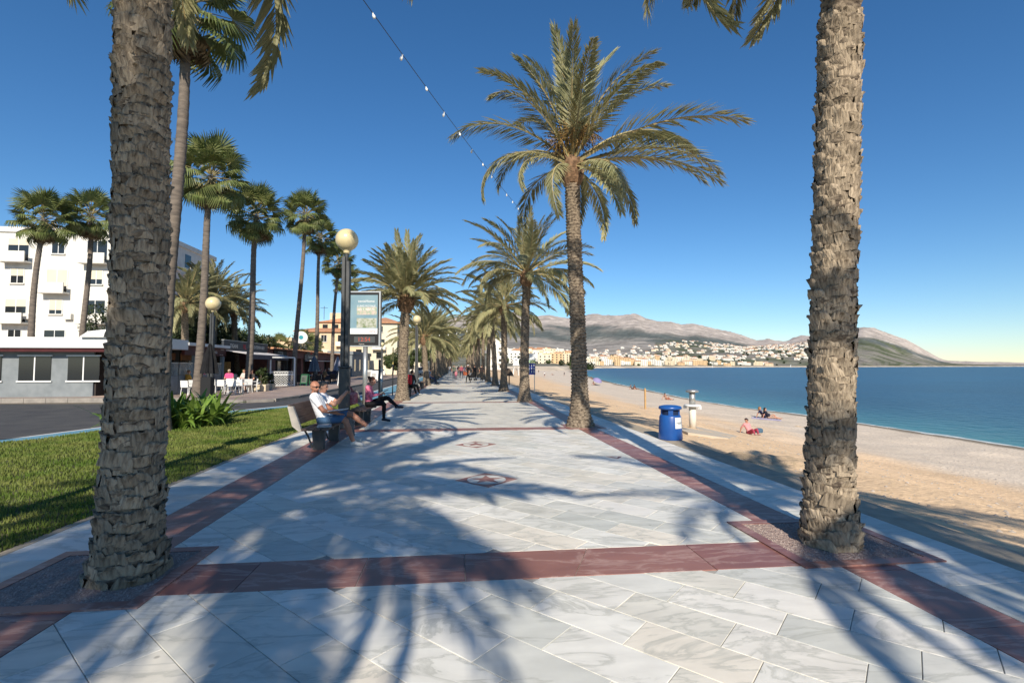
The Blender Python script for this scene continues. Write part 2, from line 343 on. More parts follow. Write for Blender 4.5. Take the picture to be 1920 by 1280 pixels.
# --- sand mounds with palm shadow put into their colour come further down
# --- water
wm = attr_mat('sea_water', .16, .05, .22, .9, 1.1, .25); wb = wm.node_tree.nodes['Principled BSDF']; wb.inputs['Specular IOR Level'].default_value = .13; wb.inputs['Roughness'].default_value = .3
for nd in wm.node_tree.nodes:
    if nd.type == 'TEX_NOISE' and abs(nd.inputs['Scale'].default_value-1.1) < 1e-3:
        mp = wm.node_tree.nodes.new('ShaderNodeMapping'); mp.inputs['Scale'].default_value = (.8, .8, 1)
        tcn = [k for k in wm.node_tree.nodes if k.type == 'TEX_COORD'][0]; wm.node_tree.links.new(tcn.outputs['Object'], mp.inputs[0]); wm.node_tree.links.new(mp.outputs[0], nd.inputs['Vector'])
ofs = [-3, 0, 1.5, 4, 9, 18, 35, 70, 150, 400, 1200, 4000, 14000]
deep = np.array((.004,.050,.100)); V = []; COL = []
yw = list(np.arange(-400, 0, 60))+list(np.arange(0, 60, 3))+list(60*1.08**np.arange(0, 30)); yw = [y for y in yw if y < 430]+[430, 700, 1200, 2500, 5000, 14000]
for y in yw:
    x0 = XS(min(y, 430))
    if y > 430: x0 = XS(430)-400
    for k in ofs:
        s = math.exp(-max(0, k)/7.); c = deep*(1-s)+np.array((.055,.19,.20))*s; n1 = fbm(k*.05, y*.02, 2, 1, 3)
        c = c*(1+.25*n1*min(1, max(0, k)/20)); V.append((x0+k, y, SEA)); COL.append((*c, 1))
n_ = len(ofs); me = npmesh('sea', V, [(i*n_+j, i*n_+j+1, (i+1)*n_+j+1, (i+1)*n_+j) for i in range(len(yw)-1) for j in range(n_-1)], wm, True)
ca = me.color_attributes.new('Col', 'FLOAT_COLOR', 'POINT'); ca.data.foreach_set('color', np.array(COL, np.float32).ravel())
tag(put('sea', me), kind='structure')
# foam edge
fv = []; ff = []
yy = np.arange(2, 120, .5)
for i, y in enumerate(yy):
    x = XS(y)-.1+.35*fbm(y, 0, 4, .35, 3); wd = .12+.35*max(0, fbm(y, 3, 8, .6, 2)+.35); fv += [(x-wd, y, SEA+.008), (x+wd*.7, y, SEA+.01)]
    if i: k = len(fv); ff.append((k-4, k-3, k-1, k-2))
tag(put('foam', npmesh('foam', fv, ff, mat('foam', (.62,.64,.63), (.4,.46,.46), rough=.9, sc1=4))), 'thin line of white foam along the waterline', 'foam', kind='stuff')
# --- land sheet reaching the horizon on the landward side
sheet('ground', [(-9000,-400),(4.7,-400),(4.7,330),(20,430),(-400,14000),(-9000,14000)], -.22, M['earth'])
# --- far coast and mountains (polar grid of real distances)
def ip(t): return (lambda u: float(np.interp(u, [a for a, _ in t], [b for _, b in t])))
dS = ip([(300,420),(1040,420),(1062,470),(1080,660),(1110,900),(1200,1150),(1300,1400),(1400,1650),(1510,1800),(1640,2300),(1760,3000),(2100,5200)])
yA = ip([(300,676),(900,668),(1000,664),(1100,669),(1200,668),(1300,665),(1400,661),(1520,657),(1650,656),(1760,678),(2100,684)])
yB = ip([(300,672),(700,655),(900,640),(1000,638),(1060,642),(1100,646),(1160,638),(1230,634),(1300,640),(1350,648),(1400,653),(1440,650),(1480,647),(1520,641),(1620,622),(1700,640),(1770,676),(2100,684)])
yR = ip([(300,675),(560,668),(700,640),(800,606),(860,592),(905,586),(940,583),(962,584),(985,590),(1010,593),(1030,590),(1050,594),(1072,596),(1095,592),(1110,588),(1122,588),(1135,592),(1160,591),(1178,589),(1190,587),(1203,590),(1214,596),(1235,601),(1258,603),(1280,609),(1305,608),(1325,613),(1345,617),(1372,623),(1400,632),(1420,640),(1434,638),(1444,637),(1456,641),(1475,642),(1490,635),(1505,632),(1520,633),(1600,618),(1640,616),(1700,640),(1760,672),(1800,683),(2100,685.3)])
def HT(u, d):
    s = dS(u); ld = math.log(d)
    k = [s*.985, s, s+40, s+120, max(2300, s*1.45), max(4600, s*1.7), 9500, 12500]
    f = F
    z = [-4., SEA, 1.0, 2.6, EYE+(HY-yA(u))/f*k[4], EYE+(HY-yB(u))/f*k[5], EYE+(HY-yR(u))/f*k[6], EYE+(HY-yR(u))/f*k[6]*.5]
    h = float(np.interp(ld, np.log(k), z))
    if d > s+150:
        p = AT(u, d); a = min(1, (d-s-150)/1500)*(1 if d < 9000 else max(0, 1-(d-9000)/500)*.7+.3)
        n = mnoise.ridged_multi_fractal(Vector((p.x*.00075, p.y*.00075, 2.2)), 1.0, 2.1, 6, 1.0, 2.0)-1.1
        n2 = fbm(p.x, p.y, 7, .004, 5)
        n3 = mnoise.ridged_multi_fractal(Vector((p.x*.0042, p.y*.0042, 5.)), .9, 2.2, 5, 1.0, 2.0)-1.2
        h += a*(d*.0036*n+d*.0022*n2+min(d, 9500)*.0011*n3)*max(.05, min(1, (HY-yB(u))/35))
    return max(h, 1.0) if d > s+45 else h
us = np.arange(380, 2110, 3.5); rows = 96
V = []; COL = []
for u in us:
    s = dS(u); dd = np.concatenate([[s*.985, s, s+15, s+40, s+80, s+160], np.exp(np.linspace(math.log(s+300), math.log(12500), rows))])
    for d in dd:
        p = AT(u, d); h = HT(u, d); V.append((p.x, p.y, h))
        y = HY-(h-EYE)/d*F; n = fbm(p.x, p.y, 3, .0011, 6); n2 = fbm(p.x, p.y, 13, .0045, 5)
        fr = (HY-y)/max(4., HY-yR(u))
        rock = np.array((.43,.375,.33)); scrub = np.array((.285,.26,.23)); forest = np.array((.10,.115,.11)); beachc = np.array((.6,.5,.38))
        fb = math.exp(-((fr-.64-.14*n-.05*n2)/.10)**2)
        c = scrub*(1+.45*n2)
        if fr > .76+.08*n: c = rock*(1+.45*n2)
        c = c*(1-min(1, fb*1.2))+forest*min(1, fb*1.2)
        if d < 2400+(1600 if u > 1230 else 0): q = min(1, max(0, .6+1.3*n2)); c = c*(1-q)+np.array((.085,.098,.055))*q
        if d < s+70: c = beachc
        V_ = None; COL.append((*np.clip(c, .02, .9), 1))
nr = rows+6
mm = attr_mat('mountain', 1.0, .009, .32, .7, .012, 40.)
me = npmesh('mountain_range', V, [(i*nr+j, (i+1)*nr+j, (i+1)*nr+j+1, i*nr+j+1) for i in range(len(us)-1) for j in range(nr-1)], mm, True)
ca = me.color_attributes.new('Col', 'FLOAT_COLOR', 'POINT'); ca.data.foreach_set('color', np.array(COL, np.float32).ravel())
tag(put('mountains', me), kind='structure')
# ================================================================== PROMENADE
PX0, PX1 = -2.5, 3.05                        # white field between the red bands
BL, BR = -3.1, 3.52
sheet('promenade', [(-3.92,-30),(4.82,-30),(4.82,330),(-3.92,330)], -.008, M['mortar'])
prom = bpy.data.objects['promenade']
def clip(poly, x0, y0, x1, y1):
    for ax, lim, sg in ((0,x0,1),(0,x1,-1),(1,y0,1),(1,y1,-1)):
        out = []
        for i in range(len(poly)):
            a, b = poly[i], poly[(i+1)%len(poly)]; da = (a[ax]-lim)*sg; db = (b[ax]-lim)*sg
            if da >= 0: out.append(a)
            if da*db < 0:
                t = da/(da-db); out.append((a[0]+(b[0]-a[0])*t, a[1]+(b[1]-a[1])*t))
        poly = out
        if len(poly) < 3: return []
    return poly
def area(p): return abs(sum(p[i][0]*p[(i+1)%len(p)][1]-p[(i+1)%len(p)][0]*p[i][1] for i in range(len(p))))/2
def slab(name, poly, m, parent=prom, zt=0., gap=.0026):
    cx = sum(p[0] for p in poly)/len(poly); cy = sum(p[1] for p in poly)/len(poly)
    q = [(x-cx, y-cy) for x, y in poly]; n = len(q)
    a = sum(q[i][0]*q[(i+1)%n][1]-q[(i+1)%n][0]*q[i][1] for i in range(n))
    if a < 0: q = q[::-1]
    def inset(d):
        out = []
        for i in range(n):
            p0, p1, p2 = Vector(q[i-1]), Vector(q[i]), Vector(q[(i+1)%n]); e0 = (p1-p0).normalized(); e1 = (p2-p1).normalized(); n0 = Vector((-e0.y, e0.x)); n1 = Vector((-e1.y, e1.x)); h = n0+n1
            s = d*2/max(.5, h.length_squared); out.append((p1.x+h.x*s, p1.y+h.y*s))
        return out
    r0 = inset(gap); r1 = inset(gap+.002)
    mb = MB(); mb.add([(x, y, -.03) for x, y in r0]+[(x, y, -.0025) for x, y in r0]+[(x, y, 0) for x, y in r1],
        [(i, (i+1)%n, n+(i+1)%n, n+i) for i in range(n)]+[(n+i, n+(i+1)%n, 2*n+(i+1)%n, 2*n+i) for i in range(n)]+[tuple(range(2*n, 3*n))])
    return mb.obj(name, m, parent, loc=(cx, cy, zt+random.uniform(-.0012, .0012)), rot=(random.uniform(-.0015,.0015), random.uniform(-.0015,.0015), 0))
c45 = math.sqrt(.5); SW, SL_ = .335, .67
fields = [(PX0, 1.7, PX1, 3.78), (PX0, 4.33, PX1, 12.42)]
SLB = []
for i in range(-40, 60):
    for j in range(-40, 60):
        a0 = j*SL_+(i%2)*SL_*.5+(.11 if i%3 == 0 else 0); b0 = i*SW
        poly = [((a)*c45+(b)*c45, -(a)*c45+(b)*c45) for a, b in ((a0,b0),(a0+SL_,b0),(a0+SL_,b0+SW),(a0,b0+SW))]
        for fl in fields:
            p = clip(poly, *fl)
            if p and area(p) > .012: SLB.append(p)
SLB.sort(key=lambda p: -area(p)/(1+(sum(q[1] for q in p)/len(p))**2))
for p in SLB[:298]: slab('marble_slab', p, M['marble'])
rest = MB()
for p in SLB[298:]:
    cx = sum(q[0] for q in p)/len(p); cy = sum(q[1] for q in p)/len(p); rest.prism([(cx+(x-cx)*.985, cy+(y-cy)*.985) for x, y in p], -.03, random.uniform(-.0012,.0008))
tag(rest.obj('farther_marble_slabs', M['marble'], prom), kind='stuff')
def strip(name, x0, x1, y0, y1, L, m, jit=.15):
    y = y0
    while y < y1-.05:
        l = min(L*random.uniform(1-jit, 1+jit), y1-y)
        if y1-y-l < .2: l = y1-y
        slab(name, [(x0,y),(x1,y),(x1,y+l),(x0,y+l)], m); y += l
def xstrip(name, y0, y1, x0, x1, L, m, sk=.0):
    x = x0; s0 = 0
    while x < x1-.05:
        l = min(L*random.uniform(.8, 1.15), x1-x)
        if x1-x-l < .3: l = x1-x
        s1 = 0 if x+l >= x1-.01 else random.choice((0, .12, -.05, 0))*sk
        slab(name, [(x-s0,y0),(x+l-s1,y0),(x+l+s1,y1),(x+s0,y1)], m); x += l; s0 = s1
strip('red_marble_slab', BL, PX0, 1.7, 13, .95, M['redstone']); strip('red_marble_slab', PX1, BR, 1.7, 13, .95, M['redstone'])
xstrip('red_marble_slab', 3.78, 4.33, PX0, PX1, .95, M['redstone'], 1.); xstrip('red_marble_slab', 12.42, 12.92, PX0, PX1, .95, M['redstone'], 1.)
strip('side_slab', -3.82, BL, 1.7, 13, .9, M['marble']); strip('side_slab', BR, 4.38, 1.7, 13, .9, M['marble'])
strip('kerb_slab', 4.38, PE, -10, 40, 1.25, M['kerbstone']); strip('kerb_slab', -3.92, -3.82, -6, 24, 1.5, M['kerbstone'])
# beyond the slabs that can be told apart: one mesh each
def stuffpart(name, m, rects):
    mb = MB()
    for x0, y0, x1, y1 in rects: mb.box((x0+.003, y0+.003, -.03), (x1-.003, y1-.003, 0), 0)
    return tag(mb.obj(name, m, prom), kind='stuff')
def far_marble():
    m = M['marble'].copy(); m.name = 'marble_far'; n = m.node_tree.nodes; l = m.node_tree.links
    tc = n.new('ShaderNodeNewGeometry'); mp = n.new('ShaderNodeMapping'); mp.inputs['Rotation'].default_value = (0,0,R(45)); l.new(tc.outputs['Position'], mp.inputs[0])
    br = n.new('ShaderNodeTexBrick'); br.inputs['Scale'].default_value = 1; br.inputs['Brick Width'].default_value = SL_; br.inputs['Row Height'].default_value = SW; br.inputs['Mortar Size'].default_value = .004
    br.inputs['Color1'].default_value = (.9,.9,.9,1); br.inputs['Color2'].default_value = (1.08,1.08,1.06,1); br.inputs['Mortar'].default_value = (.75,.75,.75,1); l.new(mp.outputs[0], br.inputs['Vector'])
    b = n['Principled BSDF']; src = b.inputs['Base Color'].links[0].from_socket
    mx = n.new('ShaderNodeMix'); mx.data_type = 'RGBA'; mx.blend_type = 'MULTIPLY'; mx.inputs[0].default_value = 1; l.new(src, mx.inputs[6]); l.new(br.outputs[0], mx.inputs[7]); l.new(mx.outputs[2], b.inputs['Base Color'])
    # spread the tone over the sheet instead of per object
    for nd in n:
        if nd.type == 'MAP_RANGE' and abs(nd.inputs[3].default_value-.82) < 1e-3: nd.inputs[3].default_value = .84; nd.inputs[4].default_value = 1.1
    return m
M['marble_far'] = far_marble()
cb = [12.92+9.1*k for k in range(36)]
stuffpart('far_marble_paving', M['marble_far'], [(PX0, cb[k]+(0 if k == 0 else .25), PX1, cb[k+1]-.25) for k in range(34)]+[(-3.82,13,BL,322),(BR,13,4.38,322),(PX0,-30,PX1,1.7),(-3.82,-30,BL,1.7),(BR,-30,4.38,1.7)])
stuffpart('far_red_bands', M['redstone'], [(BL,13,PX0,322),(PX1,13,BR,322),(BL,-30,PX0,1.7),(PX1,-30,BR,1.7)]+[(PX0, cb[k]-.25, PX1, cb[k]+.25) for k in range(1, 34)])
stuffpart('far_kerb', M['kerbstone'], [(4.38,40,PE,322),(-3.92,24,-3.82,322)])
# compass-star inlays
def inlay(cx, cy, s):
    d = MB(); d.prism([(cx-s,cy),(cx,cy-s),(cx+s,cy),(cx,cy+s)], 0, .004); o = d.obj('diamond_inlay', M['redstone'], prom)
    c = MB(); c.prism([(cx+s*.62*math.cos(a), cy+s*.62*math.sin(a)) for a in np.linspace(0, 2*math.pi, 33)[:-1]], .004, .006); c.obj('disc_inlay', M['marble'], o)
    for k in range(5):
        a = R(90+72*k); q = [(cx+s*r*math.cos(b), cy+s*r*math.sin(b)) for r, b in ((.58,a),(.22,a+R(36)),(0,0),(.22,a-R(36)))]
        t = MB(); t.prism(q, .006, .008); t.obj('star_point', M['redstone'], o)
inlay(.40, 7.05, .44); inlay(.36, 10.2, .42)
def tri_inlay(cx, cy, s):
    d = MB(); d.prism([(cx-s,cy+s*.6),(cx+s,cy+s*.5),(cx+.05*s,cy-s*.9)], 0, .004); o = d.obj('triangle_inlay', M['redstone'], prom)
    e = MB(); e.prism([(cx-s*.4,cy+s*.22),(cx+s*.4,cy+s*.2),(cx+.05*s,cy-s*.45)], .004, .006); e.obj('triangle_core', M['marble'], o)
p = G(1154,857); tri_inlay(p.x, p.y, .14)
# tree pits
def pit(cx, cy, hw, hl, near):
    r = thing('tree_pit', f'square gravel tree pit framed in red stone at {near}', 'tree pit', (cx, cy, 0), 0, 'tree pits along the promenade')
    for nm, lo, hi in (('stone_edge',(-hw,-hl,0),(-hw+.1,hl,.012)),('stone_edge',(hw-.1,-hl,0),(hw,hl,.012)),('stone_edge',(-hw+.101,-hl,0),(hw-.101,-hl+.1,.012)),('stone_edge',(-hw+.101,hl-.1,0),(hw-.101,hl,.012))):
        b = MB(); b.box(lo, hi); b.obj(nm, M['redstone'], r)
    g = MB(); g.box((-hw+.102,-hl+.102,0),(hw-.102,hl-.102,.007)); g.obj('gravel_bed', M['gravel'], r)
    if cy < 6:
        v = []; f = []
        for i in range(1500):
            x = random.uniform(-hw+.11, hw-.11); y = random.uniform(-hl+.11, hl-.11); q = random.uniform(.006, .014); k = len(v); a = random.random()*6
            for j in range(3): v.append((x+q*math.cos(a+j*2.09), y+q*math.sin(a+j*2.09), .005))
            v.append((x, y, .007+q*.8)); f += [(k, k+1, k+3), (k+1, k+2, k+3), (k+2, k, k+3)]
        tag(put('pebbles', npmesh('pebbles', v, f, mat('pit_pebble', (.50,.41,.36), (.30,.22,.20), rough=.9, sc1=25)), r), kind='stuff')
pit(3.36, 4.3, .62, .58, 'the near right palm'); pit(-2.72, 4.15, .62, .56, 'the near left palm'); pit(3.28, 12.9, .5, .5, 'the tall crowned palm')
# ================================================================== STREET SIDE
ZR = -.10
laneL = [(-4.0,320),(-4.0,24),(-4.25,20.5)]+[tuple(G(u, v, ZR).xy) for u, v in ((690,752),(640,759),(563,766.5),(480,774.5),(424,780))]+[(-9.2,12.),(-12,8.5),(-16,5.),(-40,-8)]
laneR = [(-5.65,320),(-5.65,24),(-5.8,20.)]+[tuple(G(u, v, ZR).xy) for u, v in ((640,750),(563,758),(475,766.5),(424,770.5))]+[(-10.4,12.8),(-13,9.7),(-17,6.3),(-40,-5)]
sheet('road', [(-3.9,-60),(-3.9,320),(-8.6,320),(-8.6,27),(-9,24.5),(-10.5,24),(-60,27),(-60,-60)], ZR-.004, M['asphalt'])
def ribbon(name, A, Bq, z, m):
    n = len(A); me = npmesh(name, [(x, y, z) for x, y in A]+[(x, y, z) for x, y in Bq], [(i, i+1, n+i+1, n+i) for i in range(n-1)], m)
    return tag(put(name, me), kind='structure')
ribbon('cycle_lane', laneL, laneR, ZR+.001, M['bluelane'])
ribbon('lane_line', [(a[0]*.94+b[0]*.06, a[1]*.94+b[1]*.06) for a, b in zip(laneR, laneL)], [(a[0]*1.03-b[0]*.03, a[1]*1.03-b[1]*.03) for a, b in zip(laneR, laneL)], ZR+.005, M['whitepaint'])
# far pavement: kerb slabs and flagstones
ZP = .02
swp = [(-8.6,320),(-8.6,27.5),(-8.9,25.0),(-9.8,24.2),(-13.6,26.0),(-18,26.6),(-60,27.5),(-60,320)]
sw = sheet('far_pavement', swp, ZP, M['pavers']); 
kb = MB()
def wallstrip(mb, pts, z0, z1, th):
    for (x0, y0), (x1, y1) in zip(pts[:-1], pts[1:]):
        L = math.hypot(x1-x0, y1-y0); n = max(1, int(L/1.0)) if L < 80 else int(L/4)
        nx, ny = -(y1-y0)/L*th, (x1-x0)/L*th
        for k in range(n):
            a, b = (k+.008)/n, (k+.992)/n
            mb.prism([(x0+(x1-x0)*a, y0+(y1-y0)*a),(x0+(x1-x0)*b, y0+(y1-y0)*b),(x0+(x1-x0)*b+nx, y0+(y1-y0)*b+ny),(x0+(x1-x0)*a+nx, y0+(y1-y0)*a+ny)], z0, z1)
wallstrip(kb, swp[:-1], -.2, ZP+.012, .16); tag(kb.obj('far_kerb_stones', mat('kerb_grey', (.30,.27,.24), (.22,.2,.18), rough=.85, sc1=3), sw), kind='stuff')
# pavement flag joints as real slabs, near part
fv = MB()
for i in range(26):
    for j in range(8):
        x0 = -8.85-j*.62; y0 = 27.6+i*.62
        fv.box((x0-.6, y0, ZP-.02), (x0, y0+.6, ZP+.006))
tag(fv.obj('flagstones', M['pavers'], sw), kind='stuff')
# lawn
lawnP = [(-3.93,-20),(-3.93,20.5),(-4.15,21.2)]+[(p[0]+.06, p[1]-.05) for p in laneL[3:]]+[(-40,-20)]
lw = sheet('lawn', lawnP, .0, M['soil'])
lx = np.array([p[0] for p in lawnP]); ly = np.array([p[1] for p in lawnP])
def inpoly(x, y):
    c = np.zeros(len(x), bool); j = len(lx)-1
    for i in range(len(lx)):
        k = ((ly[i] > y) != (ly[j] > y)) & (x < (lx[j]-lx[i])*(y-ly[i])/(ly[j]-ly[i]+1e-9)+lx[i]); c ^= k; j = i
    return c
N = 190000
gx = np.random.uniform(-14, -3.89, N); gy = 4.5+np.random.rand(N)**1.3*17.5
k = inpoly(np.minimum(gx, -3.95), gy); gx = gx[k]; gy = gy[k]; N = len(gx)
a = np.random.rand(N)*6.283; hgt = np.random.uniform(.025, .06, N); wd = .004+.0006*gy; la = np.random.rand(N)*6.283; ln = np.random.uniform(.0, .03, N)
v0 = np.stack([gx+wd*np.cos(a), gy+wd*np.sin(a), np.zeros(N)], 1); v1 = np.stack([gx-wd*np.cos(a), gy-wd*np.sin(a), np.zeros(N)], 1); v2 = np.stack([gx+ln*np.cos(la), gy+ln*np.sin(la), hgt], 1)
vv = np.stack([v0, v1, v2], 1).reshape(-1, 3)
tag(put('grass', npmesh('grass', vv, np.arange(3*N).reshape(-1, 3), M['grass'])), 'short mown green lawn grass beside the bench', 'grass', kind='stuff')
# ================================================================== PALMS
def frond_mesh(name, bend, seed, nl=88, L=3.2, ll=.56, lw=.026, side=0.):
    rg = random.Random(seed); mb = MB(); n = 16; P = []; T = []; x = z = y = 0.; st = L/n
    for i in range(n+1):
        t = i/n; a = -bend*t**1.6; T.append(Vector((math.cos(a)*math.cos(side*t), math.sin(side*t), math.sin(a)))); P.append(Vector((x, y, z)))
        x += T[-1].x*st; y += T[-1].y*st; z += T[-1].z*st
    mb.tube(P, [.030*(1-t/n)**.8+.004 for t in range(n+1)], 4, 1)
    def at(t):
        f = t*n; i = min(n-1, int(f)); k = f-i; return P[i].lerp(P[i+1], k), T[i].lerp(T[i+1], k).normalized()
    for i in range(nl):
        t = .13+.865*(i+.5)/nl
        pr = min(1., (t-.08)*5)*(1-.62*max(0, (t-.45)/.55)**1.4)
        if t < .22: pr *= .55
        for s in (-1, 1):
            tt = min(.998, t+rg.uniform(-.006, .006)); p, T_ = at(tt); S = Vector((0, s, 0)); N_ = T_.cross(Vector((0,1,0))).normalized()*-1
            if N_.z < 0 and abs(bend) < 1.2: N_ = -N_
            f = R(58-34*t+rg.uniform(-9, 9)); v = R(rg.choice((38, 20, 30, 8))+rg.uniform(-8, 8)); l = ll*pr*rg.uniform(.85, 1.12)
            D = (T_*math.cos(f)+(S*math.cos(v)+N_*math.sin(v))*math.sin(f)).normalized()
            W = D.cross(N_*math.cos(v)-S*math.sin(v)*s).normalized()*lw*rg.uniform(.8, 1.2)
            q = p+D*l*.45; e = p+D*l+Vector((rg.uniform(-.03,.03), 0, -.10*l-rg.uniform(0, .05)))
            mb.add([p, q+W, e, q-W], [(0,1,2,3)], 0)
    return mb.mesh(name, [M['frond'], M['rachis']])
FR = [frond_mesh('frond', b, 10+i, side=s) for i, (b, s) in enumerate(((.35,.1),(.6,-.15),(.9,.2),(1.2,-.2),(1.6,.15),(2.1,-.1)))]
HFR = [frond_mesh('frond', b, 40+i, nl=104, ll=.58, lw=.021, side=s) for i, (b, s) in enumerate(((.35,.1),(.6,-.1),(.95,.1),(1.3,-.15),(1.7,.1),(2.3,-.1)))]
def trunk_mesh(H, rb, rm, rt, lean, seed, ring=.10, nc=9, amp=.04, m='trunk', sway=.04, ns=30):
    rg = random.Random(seed); dz = ring/4; nz = int(H/dz); V = []; ph = rg.random()*6
    for i in range(nz+1):
        z = H*i/nz; t = z/H; r = rm+(rt-rm)*t+(rb-rm)*math.exp(-z/.38)
        cx = lean[0]*t**1.3+sway*math.sin(t*5+ph)*t; cy = lean[1]*t**1.3+sway*math.cos(t*4+ph)*t
        row = math.floor(z/ring); b = z/ring-row
        for j in range(ns):
            a = 2*math.pi*j/ns; c = (a/(2*math.pi)*nc+(row%2)*.5+row*.07)%1; jag = .35*math.sin(row*12.9898+math.floor(c)*7+a*3)
            saw = (b+jag*.4)%1; d = amp*(saw*1.2-.5)*(1-(2*c-1)**6*.9)+amp*.5*fbm(math.cos(a)*2, math.sin(a)*2, z*6+seed, 1.7, 2)
            V.append((cx+(r+d)*math.cos(a), cy+(r+d)*math.sin(a), z))
    Fq = [(i*ns+j, i*ns+(j+1)%ns, (i+1)*ns+(j+1)%ns, (i+1)*ns+j) for i in range(nz) for j in range(ns)]
    return npmesh('trunk', V, Fq, M[m]), Vector((lean[0]+sway*math.sin(5+ph), lean[1]+sway*math.cos(4+ph), H))
def boot_mesh(seed, r=.3, h=.75, n=46):
    rg = random.Random(seed); mb = MB()
    mb.lathe([(r*.62,-.12),(r*.95,.08),(r*1.0,h*.4),(r*.75,h*.75),(r*.35,h)], 16)
    for i in range(n):
        a = i*2.399; t = i/n; z = -.05+t*h*.75; rr = r*(.95 if t < .5 else .95-.6*(t-.5)*2); d = Vector((math.cos(a), math.sin(a), 0)); s = Vector((-d.y, d.x, 0))
        p = d*rr*.85+Vector((0,0,z)); l = rg.uniform(.12, .26); e = p+d*l*.55+Vector((0,0,l)); w0 = .065; w1 = .035
        mb.add([p-s*w0, p+s*w0, p+s*w0-d*.05, p-s*w0-d*.05, e-s*w1, e+s*w1, e+s*w1-d*.035, e-s*w1-d*.035], [(0,1,5,4),(1,2,6,5),(2,3,7,6),(3,0,4,7),(4,5,6,7)])
    return mb.mesh('crown_boot', M['boot'])
BOOTS = [boot_mesh(i) for i in range(3)]
wind = 0.
def add_fronds(root, top, spec, meshes):
    for az, el, mi, s, roll in spec:
        q = (Matrix.Rotation(az, 4, 'Z') @ Matrix.Rotation(-el, 4, 'Y') @ Matrix.Rotation(roll, 4, 'X')).to_euler()
        put('frond', meshes[mi], root, top+Vector((math.cos(az)*.13*math.cos(el), math.sin(az)*.13*math.cos(el), .2+.25*math.sin(max(0, el)))), q, s)
def rand_spec(seed, n, L, lo=-25, up=0.):
    rg = random.Random(seed); out = []
    for i in range(n):
        t = (i+.5)/n; az = i*2.39996+rg.uniform(-.25, .25); el = R(84-(84-lo)*t**.85+rg.uniform(-7, 7)+up)
        mi = min(5, max(0, int(1+t*3.4+rg.uniform(-.9, .9)))); out.append((az, el, mi, L/3.2*rg.uniform(.82, 1.08)*(.8 if t < .1 else 1), rg.uniform(-.5, .5)))
    return out
TC = {}
def date_palm(x, y, H, label, seed, r=.2, lean=(0,0), L=3.0, nf=40, spec=None, meshes=None, rb=None, ring=.10, ns=30, lo=-25, group='date palms in two rows along the promenade', key=None, z=0.):
    root = thing('date_palm', label, 'palm tree', (x, y, z), 0, group)
    if key is not None and key in TC: tm, top = TC[key]
    else:
        tm, top = trunk_mesh(H, rb or r*1.55, r, r*.9, lean, seed, ring, ns=ns)
        if key is not None: TC[key] = (tm, top)
    put('trunk', tm, root); put('crown_boot', BOOTS[seed % 3], root, top+Vector((0,0,-.25)), (0,0,seed), r/.2)
    add_fronds(root, top, spec or rand_spec(seed, nf, L, lo), meshes or FR)
    return root, top
# --- near right palm, its leaf bases built one by one
pR = G(1552, 1040); PRx, PRy = 3.33, 4.2
rootR, topR = date_palm(PRx, PRy, 7.6, 'close rough-barked palm trunk at the right edge, its crown out of view', 3, r=.165, lean=(.52,.0), L=3.2, rb=.235, nf=44, ring=.085)
def scale_mesh(seed):
    rg = random.Random(seed); V = []; nx, ny = 7, 4; w, h = .092*rg.uniform(.85,1.15), .078*rg.uniform(.85,1.15); sk = rg.uniform(-.25,.25); tops = [rg.uniform(-.014,.010) for _ in range(nx+1)]
    for j in range(ny+1):
        for i in range(nx+1):
            u = i/nx*2-1; v = j/ny; ww = w*(1.05-.30*v*v); e = 1 if abs(u) < .99 else 0
            d = .004+(.010+.024*v**1.2)*(e*.85+.15)*(1-.25*u*u)+rg.uniform(-.004, .004)*(1+v)
            V.append((d, u*ww+sk*h*v, -h*.6+v*h*1.2+(tops[i] if j == ny else 0)+rg.uniform(-.003,.003)))
    k = len(V)
    for i in range(nx+1): V.append((-.02, V[ny*(nx+1)+i][1]*.92, V[ny*(nx+1)+i][2]-.018))
    Fq = [(j*(nx+1)+i, j*(nx+1)+i+1, (j+1)*(nx+1)+i+1, (j+1)*(nx+1)+i) for j in range(ny) for i in range(nx)]
    Fq += [(ny*(nx+1)+i, ny*(nx+1)+i+1, k+i+1, k+i) for i in range(nx)]
    return npmesh('leaf_base', V, Fq, M['scale'])
SCM = [scale_mesh(i) for i in range(14)]
def scales(root, H, rfun, cfun, z1, toward, nmax=290, nc=7, ring=.080):
    pieces = []; row = 0; zz = .03
    while zz < z1:
        for j in range(nc):
            a = 2*math.pi*(j+(row%2)*.5)/nc+row*.05+random.uniform(-.09, .09); z = zz+random.uniform(-.018, .018); pieces.append((math.cos(a-toward), a, z))
        row += 1; zz += ring*random.uniform(.9, 1.1)
    pieces.sort(key=lambda p: -p[0]); rest = MB()
    for i, (_, a, z) in enumerate(pieces):
        r = rfun(z); cx, cy = cfun(z); me = random.choice(SCM); sc_ = r/.175
        if i < nmax: put('leaf_base', me, root, (cx+(r-.012)*math.cos(a), cy+(r-.012)*math.sin(a), z), (random.uniform(-.25,.25), random.uniform(-.12,.1), a), (random.uniform(.6,1.5), sc_*random.uniform(.75,1.2), random.uniform(.75, 1.35)))
        else:
            mt = Matrix.Translation((cx+(r-.012)*math.cos(a), cy+(r-.012)*math.sin(a), z)) @ Matrix.Rotation(a, 4, 'Z'); vs = [mt @ v.co for v in me.vertices]
            rest.add(vs, [tuple(p.vertices) for p in me.polygons])
    tag(rest.obj('leaf_bases_behind', M['scale'], root), kind='stuff')
tR = [o for o in rootR.children if o.name.startswith('trunk')][0]
def rR(z): return .165-.0165*z/7.6+.07*math.exp(-z/.38)+.004
def cR(z):
    t = z/7.6; rg = random.Random(3); ph = rg.random()*6; return (.52*t**1.3+.04*math.sin(t*5+ph)*t, .04*math.cos(t*4+ph)*t)
scales(rootR, 7.6, rR, cR, 4.9, math.atan2(-PRy, -PRx))
